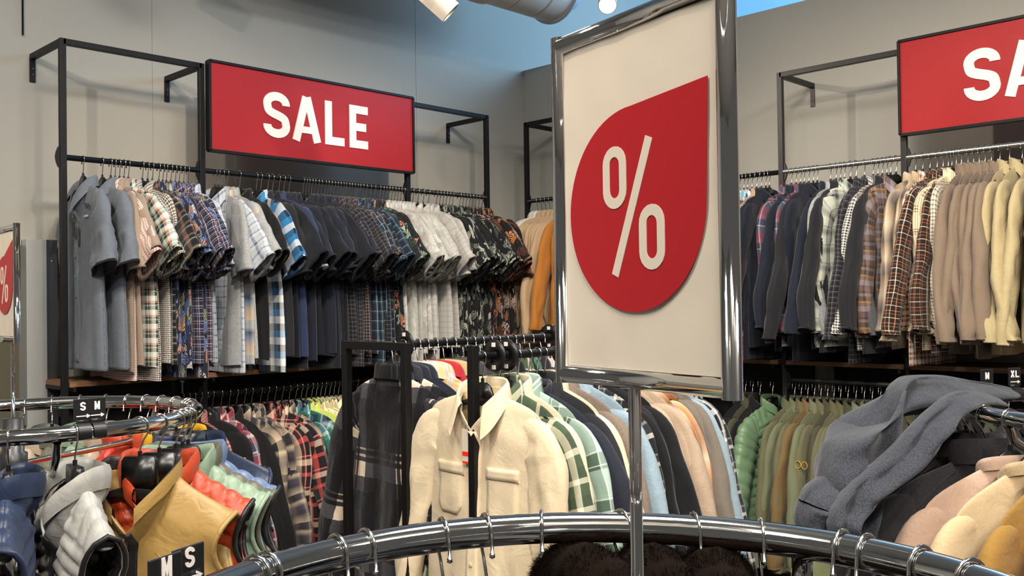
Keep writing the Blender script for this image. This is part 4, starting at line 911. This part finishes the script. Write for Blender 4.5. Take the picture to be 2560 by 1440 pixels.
# its little percent sign
ps = at_t(33, 950, proj((LC[0], LC[1], LZ))[2]); ps = V((LC[0], LC[1], 0))-R0*.056
p0 = at_t(-75, 700, 2.62); p1 = at_t(44, 700, 2.28); d_ = V((p1.x-p0.x, p1.y-p0.y, 0)); W2 = .228
r, x0, fw = sign_holder('small chrome-framed percent sign cut off at the left edge', (ps.x, ps.y, 0), math.atan2(d_.y, d_.x), W2, .305, LZ+.002, 1.463, .78)
percent_print(r, x0+W2*.52, 1.463+.15, .076, (.078, .115), 1)
VESTS = [  # px of the hook on the ring, arc from, to, spec, label, twist
    (20, 40, 140, ('vest', dict(main=vnavy, lining=vnavy, trim=vnavy, collar=vnavy, zip=vblack)), 'deep navy padded vest at the left edge', 5),
    (187, 40, 100, ('vest', dict(main=vwhite, lining=vblack, trim=vblack, collar=vwhite, zip=vblack)), 'silver white padded vest with black armhole trim', 2),
    (350, 0, 90, ('softvest', dict(main=mustard, lining=mustard, trim=mustard, collar=mustard, clin=vblack, zip=vblack)), 'mustard softshell vest with black inner collar', 24),
    (398, 0, 90, ('vest', dict(main=vor, lining=vblack, trim=vblack, collar=vor, zip=vblack)), 'burnt orange quilted vest behind the mustard vest', 20),
    (440, 0, 90, ('vest', dict(main=vgreen, lining=vbeige, trim=vgreen, collar=vgreen, zip=vblack)), 'sage green quilted vest with beige lining', 14),
    (456, 0, 60, ('vest', dict(main=vkh, lining=vblack, trim=vkh, collar=vkh, zip=vblack)), 'dark khaki padded vest between green and blue vests', 10),
    (470, -20, 40, ('vest', dict(main=vblue, lining=vblack, trim=vblack, collar=vblue, zip=vblack)), 'dusty blue quilted vest with black armhole', 8),
    (477, -40, 10, ('softvest', dict(main=vnavy, lining=vnavy, trim=vnavy, collar=vnavy, zip=vblack)), 'navy vest behind the blue vest', 5),
    (470, -70, -12, ('softvest', dict(main=vtan, lining=vblack, trim=vblack, collar=vblack, zip=vblack)), 'sand coloured vest with black collar behind the blue vest', 4),
    (440, -80, -20, ('vest', dict(main=vyel, lining=vyel, trim=vyel, collar=vyel, zip=vblack)), 'bright yellow quilted vest at the back of the ring', 0),
    (405, -80, -20, ('vest', dict(main=vor, lining=vblack, trim=vor, collar=vor, zip=vblack)), 'orange quilted vest beside the yellow vest', 0),
    (365, -90, -30, ('knit', dict(main=redj)), 'orange red knitted jumper between vests', 0),
    (320, -95, -30, ('vest', dict(main=vred, lining=vred, trim=vred, collar=vred, zip=vblack)), 'bright red padded vest at the back of the ring', 0),
    (265, -110, -50, ('vest', dict(main=vbeige, lining=vbeige, trim=vbeige, collar=vbeige, zip=vblack)), 'beige padded vest at the back of the ring', 0),
    (200, -120, -60, ('vest', dict(main=vgreen, lining=vgreen, trim=vgreen, collar=vgreen, zip=vblack)), 'mint green padded vest at the back of the ring', 0),
    (130, -130, -60, ('vest', dict(main=vkh, lining=vkh, trim=vkh, collar=vkh, zip=vblack)), 'khaki green padded vest at the back of the ring', 0),
    (60, -150, -70, ('vest', dict(main=vbeige, lining=vbeige, trim=vblack, collar=vbeige, zip=vblack)), 'beige vest with black trim behind the centre post', 0),
]
for i, (px, lo, hi, (k, mt), lab, tw) in enumerate(VESTS):
    a = ring_a(LC, LR_, LZ, px, lo, hi); P, rz = ring_pt(LC, LR_, math.radians(a), LZ)
    garment(k, mt, P, rz+math.radians(tw), lab, 'garments on the left round rack', sc=1.04)
    hanger('coat', RT, P, rz+math.radians(tw), 'black broad hanger of the '+' '.join(lab.split()[:9]), 'hangers on the left round rack')
# ------------------------------------------------------------ right round rack
q0 = at_t(2443, 1031, 2.17)
def pz(px, py, z=LZ): r_ = ray(px, py); return CP+r_*((z-EYE)/r_.z)
a_, b_ = pz(2444, 1031), pz(2540, 1049)
mid = (a_+b_)/2; dd = (b_-a_); RR_ = .425; h_ = math.sqrt(max(.01, RR_**2-(dd.length/2)**2)); nn = V((-dd.y, dd.x, 0)).normalized()
nn = nn if nn.dot(F0) > 0 else -nn
RC = mid+nn*h_; RC = (RC.x, RC.y); print('RC', RC, proj((RC[0], RC[1], LZ)), 'left ext', proj(ring_pt(RC, RR_, PI, LZ)[0]))
round_rack('chrome round rack at right with sweatshirts', RC, LZ, RR_, a0=.5)
RIGHT = [  # angle, spec, label
    (214, 'vest', dict(main=vnavy, lining=vnavy, trim=vnavy, collar=vnavy, zip=vblack), 'navy vest mostly hidden under the draped hoodie', 0),
    (201, 'knit', dict(main=fgreen), 'pistachio jumper peeping out under the draped hoodie', 0),
    (190, 'sweat', dict(main=sweat), 'washed charcoal sweatshirt, left of two', 0),
    (178, 'sweat', dict(main=sweat), 'washed charcoal sweatshirt, right of two', 0),
    (166, 'knit', dict(main=pinkc), 'pale pink jumper on the right round rack', 0),
    (158, 'knit', dict(main=ribcr), 'cream ribbed jumper on the right round rack', 0),
    (149, 'knit', dict(main=must2), 'mustard jumper on the right round rack', 0),
    (140, 'knit', dict(main=redj), 'orange red jumper at the right edge', 0),
]
for a, k, mt, lab, tw in RIGHT:
    P, rz = ring_pt(RC, RR_, math.radians(a), LZ)
    garment(k, mt, P, rz+math.radians(tw), lab, 'garments on the right round rack')
    hanger('shirt', RT, P, rz+math.radians(tw), 'black hanger of the '+lab, 'hangers on the right round rack')
# ------------------------------------------------------------ size markers
def size_marker(P, rz, txt, label, arrow='>', hh=.05, gap=.016, tilt=0):
    r = thing('size_marker', label, 'size marker', P, rz, 'black size markers clipped to the round rails'); r.rotation_euler = (0, tilt, rz)
    w_ = .040
    q = MB(); q.box((0, 0, RT+gap+hh/2-.008), (w_, .003, hh)); q.build('card', INK, r, False, bevel=.002)
    q = MB(); n = 20; q.grid([[( x, (RT+.002)*math.sin(2*PI*k/n), (RT+.002)*math.cos(2*PI*k/n)) for x in (-.014, .014)] for k in range(-7, 8)]); 
    q.grid([[(x, (RT+.0035)*math.sin(2*PI*k/n), (RT+.0035)*math.cos(2*PI*k/n)) for x in (-.014, .014)] for k in range(-7, 8)], flip=True); q.box((0, 0, RT+.006), (.028, .003, .012)); q.build('clip', INK, r)
    M = Matrix.Translation((0, -.0022, 0)); z = RT+gap+hh*.30; lw = .012; tw = lw*len(txt)+.003*(len(txt)-1); x = -tw/2
    for ch in txt:
        q = MB(); glyph(ch, x, z, lw, .019, .0038, .0008, M, q); q.build('letter', WHITE, r, False); x += lw+.003
    q = MB(); glyph(arrow, -.014, RT+gap+hh*.05, .028, .006, .0022, .0008, M, q); q.build('arrow', WHITE, r, False)
    return r
def tang(a):
    d = R0*math.sin(a)+F0*math.cos(a); d = d if d.dot(R0) > 0 else -d; return math.atan2(d.y, d.x)
for px, tx in ((208, 'S'), (243, 'M')):
    a = ring_a(LC, LR_, LZ, px, 20, 110); P, rz = ring_pt(LC, LR_, math.radians(a), LZ)
    size_marker(P, tang(math.radians(a)), tx, 'black %s size marker on the left ring' % ('small' if tx == 'S' else 'medium'))
a = ring_a(RC, RR_, LZ, 2537, 200, 270); P, rz = ring_pt(RC, RR_, math.radians(a), LZ); size_marker(P, math.atan2(R0.y, R0.x)+.2, 'XL', 'black XL size marker on the right ring')
a = ring_a(RC, RR_, LZ, 2468, 180, 270); P, rz = ring_pt(RC, RR_, math.radians(a), LZ); size_marker(P, math.atan2(R0.y, R0.x)+.2, 'M', 'black M size marker behind the draped hoodie', '<')
mx = R0*math.cos(1.12)+F0*math.sin(1.12); mrz = math.atan2(mx.y, mx.x)
for px, tx, tl in ((468, 'S', .0), (412, 'M', .0)):
    best = min((abs(proj(ring_pt(FC, FR, math.radians(a), FZ)[0])[0]-px), a) for a in range(150, 260)); a = best[1]
    P, rz = ring_pt(FC, FR, math.radians(a), FZ); print('mk', px, proj(P))
    size_marker(P, mrz, tx, 'tilted black %s size marker on the foreground ring' % tx, hh=.040, gap=.004)
# ------------------------------------------------------------ printed words on garments
def word(txt, size, mat, parent, M, name='lettering', t=.0004):
    cu = bpy.data.curves.new('lettering', 'FONT'); cu.body = txt; cu.size = size; cu.extrude = t; cu.align_x = 'CENTER'; cu.align_y = 'CENTER'
    tmp = bpy.data.objects.new('lettering', cu); C.objects.link(tmp); bpy.context.view_layer.update()
    me = bpy.data.meshes.new_from_object(tmp.evaluated_get(bpy.context.evaluated_depsgraph_get())); me.name = 'lettering'
    bpy.data.objects.remove(tmp); bpy.data.curves.remove(cu); me.materials.clear(); me.materials.append(mat)
    me.transform(M @ Matrix.Rotation(PI/2, 4, 'X')); o = bpy.data.objects.new(name, me); C.objects.link(o); o.parent = parent; return o
def find(lab): return [o for o in C.objects if str(o.get('label', '')).startswith(lab)][0]
for o in [o for o in C.objects if str(o.get('label', '')).startswith('grey chambray shirt')]:
    word('TRA', .034, INK, o, Matrix.Translation((.135, -.030, -.215)), 'chest_print'); word('remote', .016, WHITE, o, Matrix.Translation((.13, -.032, -.255)), 'chest_print')
mv = find('mustard softshell vest')
q = MB(); q.box((-.0, .035, -.165), (.026, .002, .07), Matrix.Rotation(.3, 3, 'X')); nl = q.build('neck_label', INK, mv, False)
word('RAY CO', .017, WHITE, nl, Matrix.Translation((0, .0335, -.165)) @ Matrix.Rotation(-.3, 4, 'X') @ Matrix.Rotation(PI/2, 4, 'Y'), 'lettering')
q = MB(); q.tube([(0, -.082, -.245), (.004, -.092, -.28), (-.002, -.094, -.33), (0, -.094, -.345)], .0018, 6); q.build('zip_cord', hard('black_white_cord', '8b8b8b', .7), mv)
q = MB(); q.box((0, -.096, -.43), (.034, .002, .16)); hgt = q.build('hanging_tag', INK, mv, False)
word('WATER REPELLENT', .014, WHITE, hgt, Matrix.Translation((.006, -.0975, -.43)) @ Matrix.Rotation(PI/2, 4, 'Y'), 'lettering')
# ------------------------------------------------------------ tags
def hang_tag(P, rz, label, mat, w_=.03, h_=.07, sticker=None):
    r = thing('price_tag', label, 'price tag', P, rz)
    q = MB(); q.box((0, 0, -.02-h_/2), (w_, .0015, h_)); q.build('card', mat, r, False)
    q = MB(); q.tube([(0, .002, .012), (0, 0, -.022)], .0006, 5); q.build('string', INK, r)
    if sticker:
        for z, hh in ((-.02-h_*.72, .012), (-.02-h_+.003, .005)):
            q = MB(); q.box((0, -.0012, z), (w_*.9, .001, hh)); q.build('red_sticker', hard('neon_red', 'ee2a1c', .5), r, False)
    return r
hang_tag(on_x(1163, 1055, 1.848-.045), -PI/2, 'white price tag with red stickers on the cream shirt', PAPER, .026, .095, True)
a = on_y(202, 545, FY-.02); hang_tag((a.x-.03, a.y, a.z), -PI/2, 'dark brown hang tag on the front grey shirt', hard('brown_card', '2f241e', .5), .03, .06)
a = on_y(214, 560, FY-.04); hang_tag((a.x-.03, a.y, a.z), -PI/2-.2, 'black hang tag beside the brown one', INK, .03, .075)
a = on_x(2518, 900, FX-.33)
a = at_t(352, 1240, 1.98); 
# ------------------------------------------------------------ draped hoodie on the right rack
def loft(name, mat, parent, secs, n=26, sd=0, flat=1.):
    """secs: list of (px,py,t, half width px, depth half m, angle deg of the width axis in view)"""
    Q = crom([list(s_) for s_ in secs], 8); rings = []
    for i, (px, py, t, hw, dp, an) in enumerate(Q):
        c = at_t(px, py, t); wv = (CR*math.cos(math.radians(an))+CU*math.sin(math.radians(an)))*(hw*t/FPX); dv = F0*dp
        rings.append([c+wv*(math.cos(2*PI*j/n)*(1+.10*N3(math.cos(2*PI*j/n)*2, i*.12, sd)))+dv*(math.sin(2*PI*j/n)*(1+.5*N3(math.sin(2*PI*j/n)*3+5, i*.15, sd)+.35*math.sin(6*PI*j/n+i*.05)))
                      for j in range(n)])
    mb = MB(); mb.grid(rings, lambda i, j: (j*.02, i*.02), True); b = len(mb.v)
    mb.face(list(range(n))); mb.face(list(range(b-n, b))[::-1]); return mb.build(name, mat, parent)
hd = thing('draped_hoodie', 'blue-grey marl hoodie thrown over the right round rack', 'hoodie', (0, 0, 0))
loft('body', greyh, hd, [(2520, 985, 2.55, 18, .05, 90), (2440, 985, 2.48, 32, .07, 85), (2340, 985, 2.38, 48, .08, 80), (2230, 1000, 2.28, 62, .09, 60), (2165, 1060, 2.2, 88, .10, 20), (2140, 1150, 2.16, 92, .10, 0), (2120, 1240, 2.13, 78, .09, -5), (2110, 1330, 2.12, 60, .08, -5), (2105, 1400, 2.12, 50, .07, 0)], 40, 3)
loft('sleeve', greyh, hd, [(2495, 1010, 2.42, 14, .04, 75), (2440, 998, 2.32, 20, .045, 90), (2385, 1015, 2.22, 30, .05, 110), (2330, 1070, 2.14, 36, .055, 130), (2265, 1140, 2.09, 38, .055, 135), (2190, 1200, 2.05, 36, .05, 140), (2135, 1255, 2.02, 38, .05, 150), (2105, 1310, 2.0, 36, .05, 170), (2110, 1360, 2.0, 30, .045, 180)], 28, 8)
loft('hanging_sleeve', greyh, hd, [(2150, 1180, 2.14, 40, .05, 150), (2080, 1225, 2.1, 50, .055, 160), (2045, 1260, 2.08, 48, .055, 165)], 26, 5)
loft('cuff', greyh, hd, [(2044, 1262, 2.08, 44, .05, 168), (2030, 1290, 2.07, 42, .045, 170), (2025, 1330, 2.06, 36, .04, 172)], 26, 6)
# ------------------------------------------------------------ small fittings
a = at_t(455, 965, 2.8); q = MB(); q.box((0, 0, 0), (.008, .008, .05)); q.box((0, 0, .03), (.02, .006, .008)); 
tag(q.build('rail_bracket', CHROME, None, False, loc=on_y(455, 970, FY-.02)), 'small chrome bracket standing by the lower left rail', 'bracket')
# emblem of two yellow rings on a green jacket of the lower right rail
a = on_x(2003, 1163, FX-.33)
em = thing('chest_emblem', 'pair of yellow stitched rings on an olive jacket', 'emblem', a, -PI/2)
for s_ in (-1, 1):
    q = MB(); q.tube([(s_*.016+.014*math.cos(2*PI*k/20), 0, .017*math.sin(2*PI*k/20)) for k in range(20)], .0022, 6, closed=True); q.build('ring', hard('yellow_thread', 'b8922c', .7), em)
# racks beyond the opening
for k, (cx_, cy_, zz) in enumerate(((.5, 5.6, 1.25), (.95, 6.4, 1.25))):
    rr_ = thing('clothes_rack', ['black rack seen through the opening at far left', 'farther rack seen through the opening at far left'][k], 'clothes rack', (cx_, cy_, 0), 0, 'racks beyond the opening')
    q = MB(); q.tube([(-.8, 0, zz), (.8, 0, zz)], .015, 10); q.build('rail', CHROME, rr_)
    for s_ in (-1, 1): q = MB(); q.tube([(s_*.8, 0, 0), (s_*.8, 0, zz)], .015, 8); q.build('post', BLACK, rr_)
    keys = ['Lbk', 'Lch', 'Lbk', 'nl', 'Lbk', 'wl', 'Lch', 'Lbk'] if k == 0 else ['Lbk', 'tn', 'Lch', 'Lbk', 'og', 'Lbk']
    row([(cx_-.75+1.5*i/21, keys[i % len(keys)]) for i in range(22)], ['near rack beyond the opening', 'far rack beyond the opening'][k], (lambda y, z: (lambda X: (X, y, z)))(cy_, zz), -PI/2, .015, 'garments beyond the opening, rack %s' % NUM[k+1], jig=4, seed=30+k)
